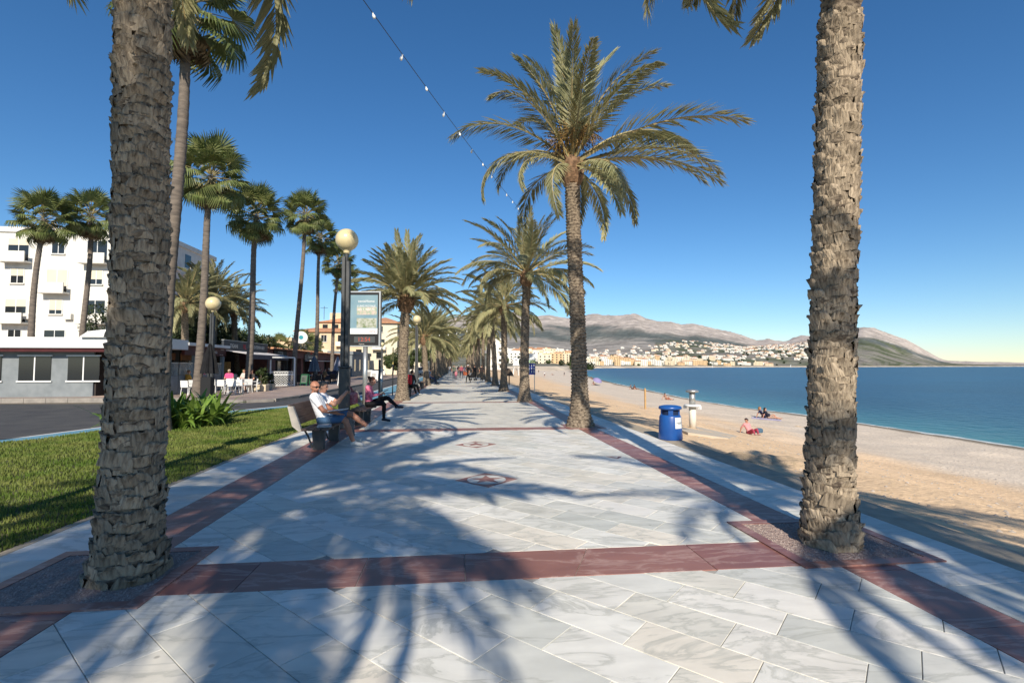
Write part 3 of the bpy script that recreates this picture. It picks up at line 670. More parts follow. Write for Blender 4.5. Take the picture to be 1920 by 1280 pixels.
# --- tall palm with the full crown: fronds laid out after the photograph
yw_ = -yaw
def I(deg): return R(deg)+yw_
hero = [(I(178),R(42),4,1.14,.2),(I(186),R(22),5,1.0,0),(I(205),R(12),5,.72,.3),(I(150),R(38),5,.95,0),(I(172),R(66),2,1.15,0),(I(160),R(80),1,1.1,0),(I(100),R(84),0,1.1,0),(I(30),R(80),1,1.15,0),
 (I(8),R(60),2,1.2,0),(I(20),R(40),3,1.42,.2),(I(-8),R(30),2,1.45,-.2),(I(10),R(22),2,1.52,.2),(I(2),R(13),2,1.30,-.2),(I(-12),R(8),2,1.1,0),(I(-62),R(-8),3,.92,0),(I(-68),R(-25),2,.85,.1),(I(50),R(-6),4,.85,0),(I(35),R(12),4,1.0,0),
 (I(-120),R(-12),5,.8,.2),(I(130),R(10),5,.95,0),(I(215),R(52),4,1.0,0),(I(-80),R(62),3,1.0,0),(I(-50),R(50),3,1.05,0),(I(-100),R(76),2,1.0,0),(I(70),R(60),2,1.1,0),(I(95),R(40),3,1.1,0),(I(60),R(30),3,1.1,0),(I(120),R(58),2,1.1,0),(I(-20),R(70),2,1.1,0),(I(190),R(74),1,1.0,0),(I(250),R(80),1,1.,0),(I(75),R(18),4,1.0,0)]
rootH, topH = date_palm(3.22, 12.95, 6.85, 'tall palm with a full spreading crown and date clusters, beside the promenade', 21, r=.205, lean=(-.14,.1), rb=.40, spec=hero, meshes=HFR, ring=.085, ns=36)
for az, el, l in ((150,55,.75),(60,60,.9),(-40,62,.95),(10,58,1.0),(110,50,.8),(-90,66,.8),(200,60,.7)):        # date clusters
    rg = random.Random(az+99); az_ = I(az); d = Vector((math.cos(az_)*math.cos(R(el)), math.sin(az_)*math.cos(R(el)), math.sin(R(el)))); b = topH+Vector((0,0,.35)); e = b+d*l
    mb = MB(); mb.tube([b, b+d*l*.6, e], [.022,.018,.012], 5, 0)
    for k in range(60):
        q = Vector((rg.gauss(0,.5), rg.gauss(0,.5), rg.gauss(-.25,.5))).normalized()*rg.uniform(.25,.5); f = e+q+Vector((0,0,-.08)); mb.tube([e, e.lerp(f,.5)+Vector((0,0,.03)), f], [.005,.004,.003], 3, 0, False)
        for s in (.55,.7,.85,1.): c = e.lerp(f, s)+Vector((rg.uniform(-.025,.025),rg.uniform(-.025,.025),0)); mb.add([c+Vector(x)*.016 for x in ((1,0,0),(-1,0,0),(0,1,0),(0,-1,0),(0,0,1.5),(0,0,-1.5))], [(0,2,4),(2,1,4),(1,3,4),(3,0,4),(2,0,5),(1,2,5),(3,1,5),(0,3,5)], 1)
    mb.obj('date_cluster', [mat('date_stalk', (.42,.26,.09), rough=.7), mat('dates', (.20,.13,.04), (.09,.05,.02), rough=.5, sc1=20)], rootH)
# --- rows along the promenade
rowR = [(2.98,22.3,5.6,.20,(.08,.1)),(2.86,31.4,5.2,.20,(.05,0)),(3.0,40.6,5.4,.2,(-.3,0)),(2.95,49.7,6.0,.2,(.15,0)),(2.95,58.9,6.,.2,(-.1,.1))]
y = 68.
while y < 190: rowR.append((2.95+random.uniform(-.15,.15), y, random.uniform(5.2,6.6), .2, (random.uniform(-.2,.2),0))); y += 9.15
for i, (x, y, H, r, ln) in enumerate(rowR):
    far = y > 62
    lab = ('palm with a rounded crown and one hanging frond, just beyond the tall crowned palm' if i == 0 else f'date palm in the seaside row, {ORD[i]} beyond the tall crowned palm')
    sp = None
    if i == 0:
        sp = rand_spec(77, 40, 3.25, -6)+[(I(-35),R(-42),1,.62,0),(I(176),R(22),4,1.02,.2),(I(4),R(16),3,1.0,0),(I(184),R(40),4,.9,0)]
    date_palm(x, y, H, lab, 30+i, r=r, lean=ln, L=random.uniform(2.9,3.3), nf=40 if not far else 34, spec=sp, meshes=HFR if i == 0 else FR, rb=.36, ring=.10 if not far else .2, ns=26 if not far else 12, lo=-20)
rowL = [(-2.62,23.6,4.5,.235,(.12,0)),(-2.66,41.8,3.7,.23,(-.25,.1)),(-2.7,50.6,4.6,.22,(.1,0)),(-2.7,59.9,5.,.22,(0,0))]
y = 69.
while y < 190: rowL.append((-2.7+random.uniform(-.15,.15), y, random.uniform(4.2,6.), .22, (random.uniform(-.15,.15),0))); y += 9.15
for i, (x, y, H, r, ln) in enumerate(rowL):
    far = y > 62
    lab = ('bushy palm with an upswept crown, behind the seated woman in pink' if i == 0 else f'date palm in the street-side row, {ORD[i]} beyond the bushy upswept palm')
    sp = None
    if i == 0:
        rg = random.Random(5); sp = []
        for k in range(70):
            t = (k+.5)/70; az = k*2.39996; el = R(86-78*t**.95+rg.uniform(-6,6)); sp.append((az, el, min(4, int(t*3.6+rg.uniform(0,.9))), (2.75/3.2)*rg.uniform(.85,1.1), rg.uniform(-.4,.4)))
        sp += [(I(182),R(8),4,.8,0),(I(176),R(24),3,.95,0),(I(-5),R(6),4,.85,0)]
    date_palm(x, y, H, lab, 60+i, r=r, lean=ln, L=random.uniform(3.1,3.5), nf=48 if not far else 36, spec=sp, rb=.40, ring=.10 if not far else .2, ns=26 if not far else 12, lo=-14)
# --- palms nearer than the frame: left pit, and the pair behind the viewer whose crowns shade the paving
rootL, topL = date_palm(-2.5, 4.15, 6.9, 'close palm standing in the dark gravel pit at the left edge', 91, r=.175, lean=(-.1,.1), L=3.0, nf=34, rb=.25, ring=.085)
def cL(z):
    t = z/6.9; ph = random.Random(91).random()*6; return (-.1*t**1.3+.04*math.sin(t*5+ph)*t, .1*t**1.3+.04*math.cos(t*4+ph)*t)
scales(rootL, 6.9, lambda z: .179-.0175*z/6.9+.075*math.exp(-z/.38), cL, 5.4, math.atan2(-4.15, 2.5))
date_palm(-2.8, -5.0, 7.0, 'palm behind the viewer on the street side, shading the paving', 92, r=.2, L=3.5, nf=64, rb=.3, meshes=HFR, lo=-30)
date_palm(3.9, -5.0, 6.4, 'palm behind the viewer on the beach side, shading the outer paving strip', 93, r=.2, L=2.9, nf=34, rb=.3, meshes=HFR)
# ------------------------------------------------------------------ fan palms
def fan_mesh(name, seed, m, droop=.35, pet=1.0, Rf=.92, n=30, span=250):
    rg = random.Random(seed); mb = MB(); mb.tube([(0,0,0),(pet*.5,0,.03),(pet,0,-.02)], [.022,.016,.012], 4, 1)
    h = Vector((pet, 0, -.02))
    for i in range(n):
        a = R(-span/2+span*(i+.5)/n); l = Rf*(1-.25*abs(a)/R(span/2))*rg.uniform(.9,1.1); d = Vector((math.cos(a), math.sin(a), .10*math.cos(a*2))); s = Vector((-math.sin(a), math.cos(a), 0)); w = .034
        p1 = h+d*l*.55+Vector((0,0,-.02-droop*.10)); p2 = h+d*l*(.93-droop*.25)+Vector((0,0,-droop*.55*l-rg.uniform(0,.10)))
        f = .018*(1 if i % 2 else -1); mb.add([h, p1+s*w+Vector((0,0,f)), p1-s*w-Vector((0,0,f)), p2+s*.006, p2-s*.006], [(0,1,2),(1,3,4,2)], 0)
    return mb.mesh(name, [m, M['rachis']])
FAN = [fan_mesh('fan_leaf', i, M['fan'], d) for i, d in enumerate((.15,.4,.7,.95))]
DFAN = [fan_mesh('dead_leaf', 9+i, M['deadfan'], .8+.3*i, .6, .7, 22) for i in range(2)]
FTC = {}
def fan_palm(x, y, H, label, seed, r=.2, lean=(0,0), nl=46, nd=22, s=1., group='tall fan palms along the street', z=0.):
    rg = random.Random(seed); root = thing('fan_palm', label, 'palm tree', (x, y, z), 0, group)
    tm, top = trunk_mesh(H, r*1.5, r, r*.62, lean, seed, ring=.3, nc=3, amp=.012, m='wtrunk', sway=.12, ns=14); put('trunk', tm, root)
    for i in range(nl):
        t = (i+.5)/nl; az = i*2.39996+rg.uniform(-.3,.3); el = R(80-125*t+rg.uniform(-9,9)); mi = min(3, max(0, int(t*3.2+rg.uniform(-.5,.9))))
        q = (Matrix.Rotation(az,4,'Z') @ Matrix.Rotation(-el,4,'Y') @ Matrix.Rotation(rg.uniform(-.5,.5),4,'X')).to_euler(); put('fan_leaf', FAN[mi], root, top+Vector((math.cos(az)*.08, math.sin(az)*.08, .25-.5*t)), q, s*rg.uniform(.85,1.12))
    for i in range(nd):
        az = i*2.39996; el = R(rg.uniform(-82,-45)); q = (Matrix.Rotation(az,4,'Z') @ Matrix.Rotation(-el,4,'Y') @ Matrix.Rotation(rg.uniform(-.6,.6),4,'X')).to_euler()
        put('dead_leaf', DFAN[i%2], root, top+Vector((math.cos(az)*.14, math.sin(az)*.14, -.2-.05*(i%9))), q, s*rg.uniform(.8,1.05))
    return root
FP = [(371,26.4,11.9,'tall fan palm nearest the black closed parasol',(.5,0)),(466,31.5,11.3,'tall fan palm whose trunk crosses the dark restaurant signboard',(.35,0)),(551,39.5,13.9,'tall fan palm left of the round white sign',(.6,.2)),(591,45.5,13.6,'tall fan palm right of the round white sign',(.3,0)),(622,52.,12.6,'tall fan palm in front of the cream apartment block',(.4,.1)),(640,60.,12.,'fan palm partly behind the lamp post and the advertising panel',(.3,0))]
for i, (u, d, H, lab, ln) in enumerate(FP):
    p = AT(u, d); fan_palm(p.x, p.y, H, lab, 200+i, r=.2+.02*(i < 2), lean=ln, s=1.2 if i == 0 else 1.08, nl=50, nd=30, z=ZP)
p = AT(306, 12.2); fan_palm(p.x, p.y, 10.8, 'fan palm on the lawn at the left edge, beside the strap-leaved bush', 230, r=.17, lean=(.22,0), s=.95)
for i, (u, d, H) in enumerate(((250,30,10.5),(150,34,12.),(55,31,11.))):
    p = AT(u, d); fan_palm(p.x, p.y, H, f'tall fan palm far left beyond the lawn, {ORD[i]} left of the black parasol', 240+i, s=1.05, lean=(.3,0))
for i, (u, d, H, lab) in enumerate(((524,66,3.8,'short fan palm rising behind the low cream wall'),(565,74,5.0,'small fan palm directly behind the round white sign'),(586,80,4.6,'small fan palm between the round sign and the apartment block'))):
    p = AT(u, d); fan_palm(p.x, p.y, H, lab, 250+i, r=.16, s=1.25, nl=17, nd=3, group='short fan palms behind the restaurants')
# date palms behind the restaurants
for i, (u, d, H, L, lab, ln) in enumerate(((398,37.,6.4,3.3,'date palm with an orange crown base behind the cream lamp globe',(0,0)),(446,41.,6.0,2.9,'slender date palm with a dark trunk behind the restaurant signs',(-.5,.0)),(345,33,5.5,3.,'date palm half hidden behind the tall fan palm at left',(0,0)))):
    p = AT(u, d); date_palm(p.x, p.y, H, lab, 300+i, r=.22, L=L, nf=50, lo=-18, lean=ln, group='date palms behind the restaurants')
# ------------------------------------------------------------------ leafy trees and shrubs
def tree(name, label, loc, H, rx, rz, m, seed, n=5200, ls=.12, clumps=26, trunk=True, group=None, cat='tree'):
    rg = random.Random(seed); root = thing(name, label, cat, loc, 0, group); cz = H-rz; cl = []
    for i in range(clumps):
        d = Vector((rg.gauss(0,1), rg.gauss(0,1), rg.gauss(0,1))).normalized()*rg.uniform(.35,.95)
        cl.append((Vector((d.x*rx, d.y*rx, cz+d.z*rz)), rg.uniform(.22,.42)*min(rx,rz)))
    if trunk:
        t = MB(); t.tube([(0,0,0),(.05*rg.uniform(-1,1)*H,0,cz*.5),(0,0,max(.3,cz))], [.035*H,.028*H,.02*H], 8); t.obj('trunk', M['bark'], root)
        for c, _ in cl[:9]: b = MB(); b.tube([(0,0,max(.2,cz*.7)), Vector((0,0,cz)).lerp(c,.5)+Vector((0,0,-.1*rz)), c], [.014*H,.01*H,.004*H], 5); b.obj('limb', M['bark'], root)
    N = n; ci = np.random.RandomState(seed).randint(0, clumps, N); rs = np.random.RandomState(seed+1)
    cc = np.array([c[0] for c in cl])[ci]; cr = np.array([c[1] for c in cl])[ci]
    d = rs.normal(size=(N,3)); d /= np.linalg.norm(d, axis=1)[:,None]; p = cc+d*(cr*rs.uniform(.45,1.05,N)**.5)[:,None]
    a = rs.normal(size=(N,3)); a /= np.linalg.norm(a, axis=1)[:,None]; b = np.cross(a, d+.01); b /= np.linalg.norm(b, axis=1)[:,None]
    s = (ls*rs.uniform(.6,1.3,N))[:,None]; v = np.stack([p-a*s, p+b*s*.45, p+a*s, p-b*s*.45], 1).reshape(-1,3)
    put('crown', npmesh('crown', v, np.arange(4*N).reshape(-1,4), m), root); return root
for i, (u, d, H, rx, rz, lab) in enumerate(((352,40,7.6,2.8,3.2,'dark leafy tree behind the white-roofed terrace at left'),(392,44,6.2,2.6,2.6,'dark leafy tree behind the maroon restaurant sign'),(425,47,5.2,2.2,2.0,'olive-green tree to the left of the dark signboard'),(462,50,5.4,2.6,2.1,'dense dark tree above the dark signboard'),(492,53,4.9,2.2,1.8,'rounded dark tree right of the dark signboard'),(300,42,8.4,3.2,3.6,'large dark tree at far left behind the corner restaurant'),(230,46,7.6,3.4,3.2,'spreading dark tree at the left edge beyond the side street'))):
    p = AT(u, d); tree('leafy_tree', lab, (p.x, p.y, 0), H, rx, rz, M['darkleaf'] if i in (0,1,3,5,6) else M['leaf'], 400+i, 6500, .15, group='trees behind the restaurants')
for i, (u, d, H, r, lab) in enumerate(((775,88,5.,2.4,'round green street tree seen past the second lamp post'),(736,84,4.,2.0,'round green tree in front of the white cars'),(792,104,5.2,2.5,'green tree at the far end of the street'))):
    p = AT(u, d); tree('street_tree', lab, (p.x, p.y, 0), H, r, 1.6, M['leaf'], 430+i, 3600, .2, group='street trees')
# strap-leaved bush on the lawn
def strap_mesh(seed, L, bend):
    n = 6; V = []; rg = random.Random(seed); x = z = 0; w0 = .042
    for i in range(n+1):
        t = i/n; a = R(70)-bend*t**1.3; w = w0*(1-.85*t**3)*(.6+.8*min(1,t*3)); V += [(x, -w, z+.008), (x, 0, z), (x, w, z+.008)]; x += math.cos(a)*L/n; z += math.sin(a)*L/n
    Fq = []
    for i in range(n): Fq += [(i*3, i*3+1, i*3+4, i*3+3), (i*3+1, i*3+2, i*3+5, i*3+4)]
    return npmesh('leaf', V, Fq, M['strap'], True)
STR = [strap_mesh(i, l, b) for i, (l, b) in enumerate(((.75,1.0),(.85,1.5),(.8,2.0),(.7,2.5),(.95,.6)))]
def strap_bush(x, y, n, rad, s, label, seed):
    rg = random.Random(seed); root = thing('strap_leaf_bush', label, 'bush', (x, y, 0), 0, 'strap-leaved bushes on the lawn')
    for i in range(n):
        a = rg.random()*6.283; r = rad*math.sqrt(rg.random()); az = rg.random()*6.283
        put('leaf', rg.choice(STR), root, (r*math.cos(a), r*math.sin(a), .0), (rg.uniform(-.25,.25), rg.uniform(-.3,.3), az), s*rg.uniform(.7,1.15))
q = G(362, 798); strap_bush(q.x, q.y, 295, .72, 1.12, 'lush green strap-leaved bush on the lawn at the left edge of the path view', 5)
q = G(255, 806); strap_bush(q.x, q.y, 200, .55, .95, 'second strap-leaved bush farther left on the lawn', 6)
# ================================================================== PEOPLE: one skin grown round tapered limbs
def seg(P, a, ra, b, rb):
    a = np.asarray(a, float); b = np.asarray(b, float); ab = b-a; L2 = max(1e-9, ab @ ab)
    t = np.clip(((P-a) @ ab)/L2, 0, 1); return np.linalg.norm(P-(a+t[:,None]*ab), axis=1)-(ra+(rb-ra)*t)
def nets(vals, org, h):
    ins = vals < 0; nx, ny, nz = vals.shape; off = [(i,j,k) for i in (0,1) for j in (0,1) for k in (0,1)]
    sl = lambda A, o: A[o[0]:nx-1+o[0], o[1]:ny-1+o[1], o[2]:nz-1+o[2]]
    cnt = sum(sl(ins, o).astype(int) for o in off); act = (cnt > 0) & (cnt < 8); idx = -np.ones(act.shape, int); idx[act] = np.arange(act.sum())
    cells = np.argwhere(act); acc = np.zeros((len(cells),3)); num = np.zeros(len(cells)); I0 = cells
    for a in off:
        for b in off:
            if sum(abs(x-y) for x, y in zip(a,b)) == 1 and a < b:
                va = vals[tuple((I0+a).T)]; vb = vals[tuple((I0+b).T)]; mk = (va < 0) != (vb < 0); t = np.where(mk, va/np.where(mk, va-vb, 1), 0)
                acc += mk[:,None]*(np.array(a)+t[:,None]*(np.array(b)-np.array(a))); num += mk
    V = np.asarray(org)+(cells+acc/num[:,None])*h; Fs = []
    for ax in range(3):
        o1, o2 = [(1,2),(2,0),(0,1)][ax]; s0 = [slice(None)]*3; s1 = [slice(None)]*3; s0[ax] = slice(0,-1); s1[ax] = slice(1,None)
        A = ins[tuple(s0)]; D = A != ins[tuple(s1)]; e = np.argwhere(D); e = e[(e[:,o1] > 0) & (e[:,o2] > 0) & (e[:,o1] < vals.shape[o1]-1) & (e[:,o2] < vals.shape[o2]-1)]
        d1 = np.zeros(3,int); d1[o1] = 1; d2 = np.zeros(3,int); d2[o2] = 1
        q = np.stack([idx[tuple((e-d1-d2).T)], idx[tuple((e-d2).T)], idx[tuple(e.T)], idx[tuple((e-d1).T)]], 1); fl = ~A[tuple(e.T)]; q[fl] = q[fl][:, ::-1]; Fs.append(q)
    return V, np.concatenate(Fs)
def sdf_mesh(parts, h, k=.02, cuts=(), wrinkle=0.):
    pts = np.array([p for q in parts for p in (q[1], q[3])], float); rr = max(max(q[2], q[4]) for q in parts)
    lo = pts.min(0)-rr-2*h; hi = pts.max(0)+rr+2*h; n = np.ceil((hi-lo)/h).astype(int)+1
    g = np.stack(np.meshgrid(*[lo[i]+np.arange(n[i])*h for i in range(3)], indexing='ij'), -1).reshape(-1,3); D = np.full(len(g), 9.)
    for q in parts:
        mn = np.minimum(q[1], q[3])-max(q[2],q[4])-4*h-k; mx_ = np.maximum(q[1], q[3])+max(q[2],q[4])+4*h+k
        s = np.all((g >= mn) & (g <= mx_), axis=1); d = seg(g[s], *q[1:]); o = D[s]; hh = np.clip(.5+.5*(o-d)/k, 0, 1); D[s] = o*(1-hh)+d*hh-k*hh*(1-hh)
    for p, nrm in cuts: D = np.maximum(D, (g-np.asarray(p)) @ np.asarray(nrm))
    if wrinkle: D += wrinkle*(np.sin(g[:,2]*70+g[:,0]*38)*np.sin(g[:,0]*45-g[:,2]*23+g[:,1]*30))
    V, Fq = nets(D.reshape(n), lo, h); c = V[Fq].mean(1); best = np.full(len(c), 9.); lab = np.zeros(len(c), int)
    names = []
    for q in parts:
        if q[0] not in names: names.append(q[0])
        d = seg(c, *q[1:]); s = d < best; best[s] = d[s]; lab[s] = names.index(q[0])
    return V, Fq, lab, names
def v3(*a): return np.array(a, float)
def unit(a): a = np.asarray(a, float); return a/np.linalg.norm(a)
def hand(el, wr, curl, up, side, s=1.):
    d = unit(wr-el); n = unit(np.cross(d, up)); b = np.cross(n, d); out = []; pc = wr+d*.05*s
    for i, y in enumerate((-.03,-.01,.01,.03)):
        k = pc+d*.042*s+n*y*s; l = (.032,.040,.037,.028)[i]*s; d1 = unit(d*math.cos(curl*.6)-b*math.sin(curl*.6)); d2 = unit(d*math.cos(curl*1.4)-b*math.sin(curl*1.4))
        out += [('skin', wr+n*y*.5*s, .014, k, .0105), ('skin', k, .0095, k+d1*l, .0085), ('skin', k+d1*l, .0085, k+d1*l+d2*l, .007)]
    t0 = wr+d*.02*s+n*side*.025*s; t1 = t0+unit(d*.7+n*side*.8-b*.3)*.04*s; out += [('skin', t0, .014, t1, .010), ('skin', t1, .0095, t1+unit(d+n*side*.3-b*.5)*.032*s, .008)]
    return out
def body(J, long_sleeve=False, shorts=False, skirt=False, stout=1., bare=False, hands=True):
    P = []; sh = 'skin' if bare else 'shirt'; a = {k: v3(*v) for k, v in J.items() if k != 'curl'}; hc = a['head']; f = unit(J.get('face', (1,0,0))); up = unit(hc-a['neck']); up = unit(up*.6+v3(0,0,.4)); f = unit(f-up*(f @ up)); rt = np.cross(f, up)
    pel = (a['hipL']+a['hipR'])/2; ch = (a['shL']+a['shR'])/2
    for s in 'LR':
        S = a['sh'+s]; Hh = a['hip'+s]; E = a['el'+s]; W = a['wr'+s]; K = a['kn'+s]; A = a['an'+s]; T = a['to'+s]
        ins = ch+(S-ch)*.62; P += [(sh, ins, .088*stout, pel+(Hh-pel)*.75+v3(0,0,.08), .102*stout), (sh, S, .056, ins, .075)]
        m = S+(E-S)*.62
        P += [(sh if not bare else 'skin', S, .058*stout, m, .050), ('shirt' if long_sleeve else 'skin', m, .047, E, .041), ('shirt' if long_sleeve else 'skin', E, .041, W, .028)]
        P += [('skin', W, .028, W+unit(W-E)*.10, .026)] if not hands else hand(E, W, J.get('curl', .6), v3(0,0,1), 1 if s == 'L' else -1)
        km = K+(A-K)*.10
        P += [('trousers', Hh, .092*stout, K+(Hh-K)*.12, .070), ('skin' if shorts else 'trousers', K+(Hh-K)*.12, .066, km, .058), ('skin' if shorts else 'trousers', km, .056, K+(A-K)*.4, .056), ('skin' if shorts else 'trousers', K+(A-K)*.4, .056, A, .038)]
        P += [('shoes', A-v3(0,0,.02), .040, T, .036), ('shoes', A-v3(0,0,.035)-unit(T-A)*.03, .036, A, .04)]
    P += [('trousers', a['hipL']+v3(0,0,.02), .098*stout, a['hipR']+v3(0,0,.02), .098*stout), (sh, ch-v3(0,0,.02), .095*stout, pel+v3(0,0,.10), .115*stout)]
    P += [('skin', a['neck'], .055, hc-up*.06, .052), ('skin', hc+up*.03-f*.018, .086, hc+up*.012+f*.005, .082), ('skin', hc-up*.01, .078, hc-up*.078+f*.035, .047), ('skin', hc+f*.078+up*.012, .010, hc+f*.100-up*.022, .014),
          ('skin', hc+rt*.082-f*.01, .016, hc+rt*.084-f*.012-up*.03, .012), ('skin', hc-rt*.082-f*.01, .016, hc-rt*.084-f*.012-up*.03, .012), ('lips', hc+f*.073-up*.052-rt*.02, .010, hc+f*.073-up*.052+rt*.02, .010)]
    for e in (-1, 1): P.append(('eye', hc+f*.078+rt*.032*e+up*.016, .008, hc+f*.079+rt*.036*e+up*.016, .008))
    return P, hc, f, up, rt
CM = {}
def cm(c, r=.85):
    k = tuple(round(x, 3) for x in c)
    if k not in CM: CM[k] = mat('cloth_%d' % len(CM), c, tuple(x*.82 for x in c), rough=r, sc1=7)
    return CM[k]
SKIN = mat('skin', (.50,.27,.18), (.44,.22,.15), rough=.5, sc1=9); TAN = mat('tanned_skin', (.40,.19,.12), (.34,.15,.095), rough=.5, sc1=9)
def person(label, loc, rz, J, shirt, trousers, shoes=(.05,.05,.05), hair=(.05,.03,.02), skin=SKIN, h=.022, long_sleeve=False, shorts=False, style='short', stout=1., bare=False, group=None, scl=1., extra=(), extra_cols={}):
    root = thing('person', label, 'person', loc, rz, group); root.scale = (scl,)*3
    P, hc, f, up, rt = body(J, long_sleeve, shorts, stout=stout, bare=bare, hands=h < .015); P += list(extra)
    V, Fq, lab, names = sdf_mesh(P, h, wrinkle=.0022 if h < .015 else .0)
    md = {'skin': skin, 'shirt': cm(shirt), 'trousers': cm(trousers), 'shoes': cm(shoes, .5), 'lips': mat('lips', (.33,.13,.10), rough=.5), 'eye': mat('eye', (.03,.02,.02), rough=.2)}; md.update({k: cm(c) for k, c in extra_cols.items()})
    me = npmesh('body', V, Fq, [md[n] for n in names], True); me.polygons.foreach_set('material_index', lab.astype(np.int32)); put('body', me, root)
    if style and style != 'shaved':
        hp = [('h', hc+up*.034-f*.022, .093, hc+up*.016-f*.014, .089)]
        if style == 'bun': hp += [('h', hc+up*.05-f*.11, .045, hc+up*.065-f*.125, .045)]
        if style == 'long': hp += [('h', hc-f*.05, .085, hc-f*.07-up*.20, .065)]
        cuts = [(hc+f*.045+up*.055, unit(f*.9-up*.55))] if style != 'cap' else [(hc+up*.035, -up)]
        if style == 'cap': hp += [('h', hc+f*.05+up*.045, .055, hc+f*.13+up*.035, .03)]
        if style == 'short': cuts.append((hc-up*.045, -up))
        Vh, Fh, _, _ = sdf_mesh(hp, h*.8, cuts=cuts); put('cap' if style == 'cap' else 'hair', npmesh('hair', Vh, Fh, cm(hair, .6), True), root)
    return root, (hc, f, up, rt)
def stand(st=.0, sw=.0, arm=.0):
    return dict(head=(.03,0,1.60), neck=(0,0,1.44), shL=(0,.185,1.40), shR=(0,-.185,1.40), elL=(-.03-sw,.25,1.13), elR=(-.03+sw,-.25,1.13), wrL=(.08-sw*1.6+arm,.25,.90+arm*.5), wrR=(.08+sw*1.6,-.25,.90),
        hipL=(0,.09,.92), hipR=(0,-.09,.92), knL=(.03+st*.6,.10,.5), knR=(.03-st*.4,-.10,.5), anL=(st,.10,.08+.02*abs(st)), anR=(-st*1.1,-.10,.09+.06*abs(st)), toL=(st+.15,.12,.045), toR=(-st*1.1+.14,-.12,.045+.02*abs(st)))
def sit(seat=.45, lean=-.08, ext=.0, arms='lap'):
    z = seat+.09; J = dict(head=(lean*1.1+.05,0,z+.70), neck=(lean,0,z+.53), shL=(lean,.19,z+.49), shR=(lean,-.19,z+.49), elL=(lean+.06,.25,z+.24), elR=(lean+.06,-.25,z+.24), wrL=(.22,.12,z+.14), wrR=(.22,-.12,z+.14),
        hipL=(0,.09,z), hipR=(0,-.09,z), knL=(.42,.12,z+.0), knR=(.42,-.12,z+.0), anL=(.42+ext,.12,.09), anR=(.40+ext,-.12,.09), toL=(.58+ext,.14,.045), toR=(.56+ext,-.14,.045))
    if arms == 'table': J['wrL'] = (.34,.10,z+.22); J['wrR'] = (.34,-.10,z+.22); J['elL'] = (.12,.25,z+.22); J['elR'] = (.12,-.25,z+.22)
    return J
def floor_sit():
    return dict(head=(-.22,0,.74), neck=(-.22,0,.57), shL=(-.22,.18,.53), shR=(-.22,-.18,.53), elL=(-.38,.24,.30), elR=(-.38,-.24,.30), wrL=(-.46,.22,.05), wrR=(-.46,-.22,.05), hipL=(0,.09,.10), hipR=(0,-.09,.10),
        knL=(.38,.12,.32), knR=(.40,-.12,.14), anL=(.62,.12,.06), anR=(.80,-.12,.06), toL=(.75,.14,.05), toR=(.92,-.14,.09))
# ------------------------------------------------------------------ benches
def bench(x, y, label, back=True, L=2.0):
    r = thing('bench', label, 'bench', (x, y, 0), 0, 'slatted benches along the promenade')
    for k in range(4): b = MB(); xx = -.22+k*.122; b.bbox((xx, -L/2, .405), (xx+.108, L/2, .445), .006); b.obj('seat_slat', M['wood'], r)
    for k in range(3):
        z = .53+k*.125; xo = -.30-.055*k; b = MB(); b.extr([(xo, z), (xo+.035, z-.01), (xo-.008, z+.105), (xo-.045, z+.11)], -L/2, L/2); b.obj('back_slat', M['wood'], r)
    for s in (-1, 1):
        yy = s*(L/2-.42); b = MB(); b.extr([(-.09,0),(.09,0),(.12,.37),(.26,.38),(.26,.404),(-.26,.404),(-.26,.37),(-.12,.36)], yy-.06, yy+.06); b.obj('leg', M['dkmetal'], r)
        ye = s*(L/2-.03); q = MB(); q.extr([(-.255,.40),(-.20,.40),(-.235,.52),(-.36,.86),(-.46,.86),(-.37,.5)], ye-.035, ye+.035); q.obj('back_support', M['castgrey'], r)
        t = MB(); t.tube([(-.30,yy,.42),(-.20,yy,.25),(-.12,yy,.03)], .018, 6); t.obj('brace', M['dkmetal'], r)
    return r
BX = -2.66
bench(BX, 10.5, 'wooden slatted bench under the two men beside the lawn'); bench(BX, 14.35, 'wooden slatted bench under the woman in pink'); bench(BX, 26.9, 'bench under the person with a red backpack', L=1.9)
bench(BX, 45., 'bench in the shade beyond the second lamp post'); bench(BX, 36.6, 'empty-looking bench just past the second lamp post')
# ------------------------------------------------------------------ the two men
Jm = dict(head=(-.16,-.03,1.185), face=(.72,-.55,.02), neck=(-.19,-.01,1.03), shL=(-.17,.20,.985), shR=(-.14,-.19,.985), elL=(.02,.27,.75), elR=(.06,-.25,.74), wrL=(.26,.12,.68), wrR=(.30,-.12,.67), hipL=(-.02,.09,.53), hipR=(.0,-.09,.53),
    knL=(.50,.02,.66), knR=(.43,-.10,.57), anL=(.86,-.02,.40), anR=(.60,-.06,.10), toL=(1.0,-.04,.44), toR=(.77,-.04,.045), curl=.7)
manp, (hc, f_, up_, rt_) = person('bald man in white T-shirt and denim shorts wearing sunglasses, legs crossed on the bench', (BX, 10.2, 0), 0, Jm, (.80,.80,.82), (.06,.13,.24), (.62,.60,.56), skin=TAN, h=.0115, shorts=True, style='shaved', stout=1.08)
sg = MB()
for e in (-1, 1):
    c = hc+f_*.088+rt_*.034*e+up_*.016; n = f_; pts = []
    for zz in (0, .006):
        for a in range(8): q = c+rt_*.027*math.cos(a*.785+.39)+up_*.019*math.sin(a*.785+.39)+f_*zz; pts.append(tuple(q))
    sg.add(pts, [tuple(range(8))[::-1], tuple(range(8,16))]+[(i, (i+1)%8, 8+(i+1)%8, 8+i) for i in range(8)])
    sg.tube([hc+f_*.088+rt_*.06*e+up_*.02, hc+f_*.04+rt_*.090*e+up_*.02, hc-f_*.015+rt_*.092*e+up_*.015], .004, 5)
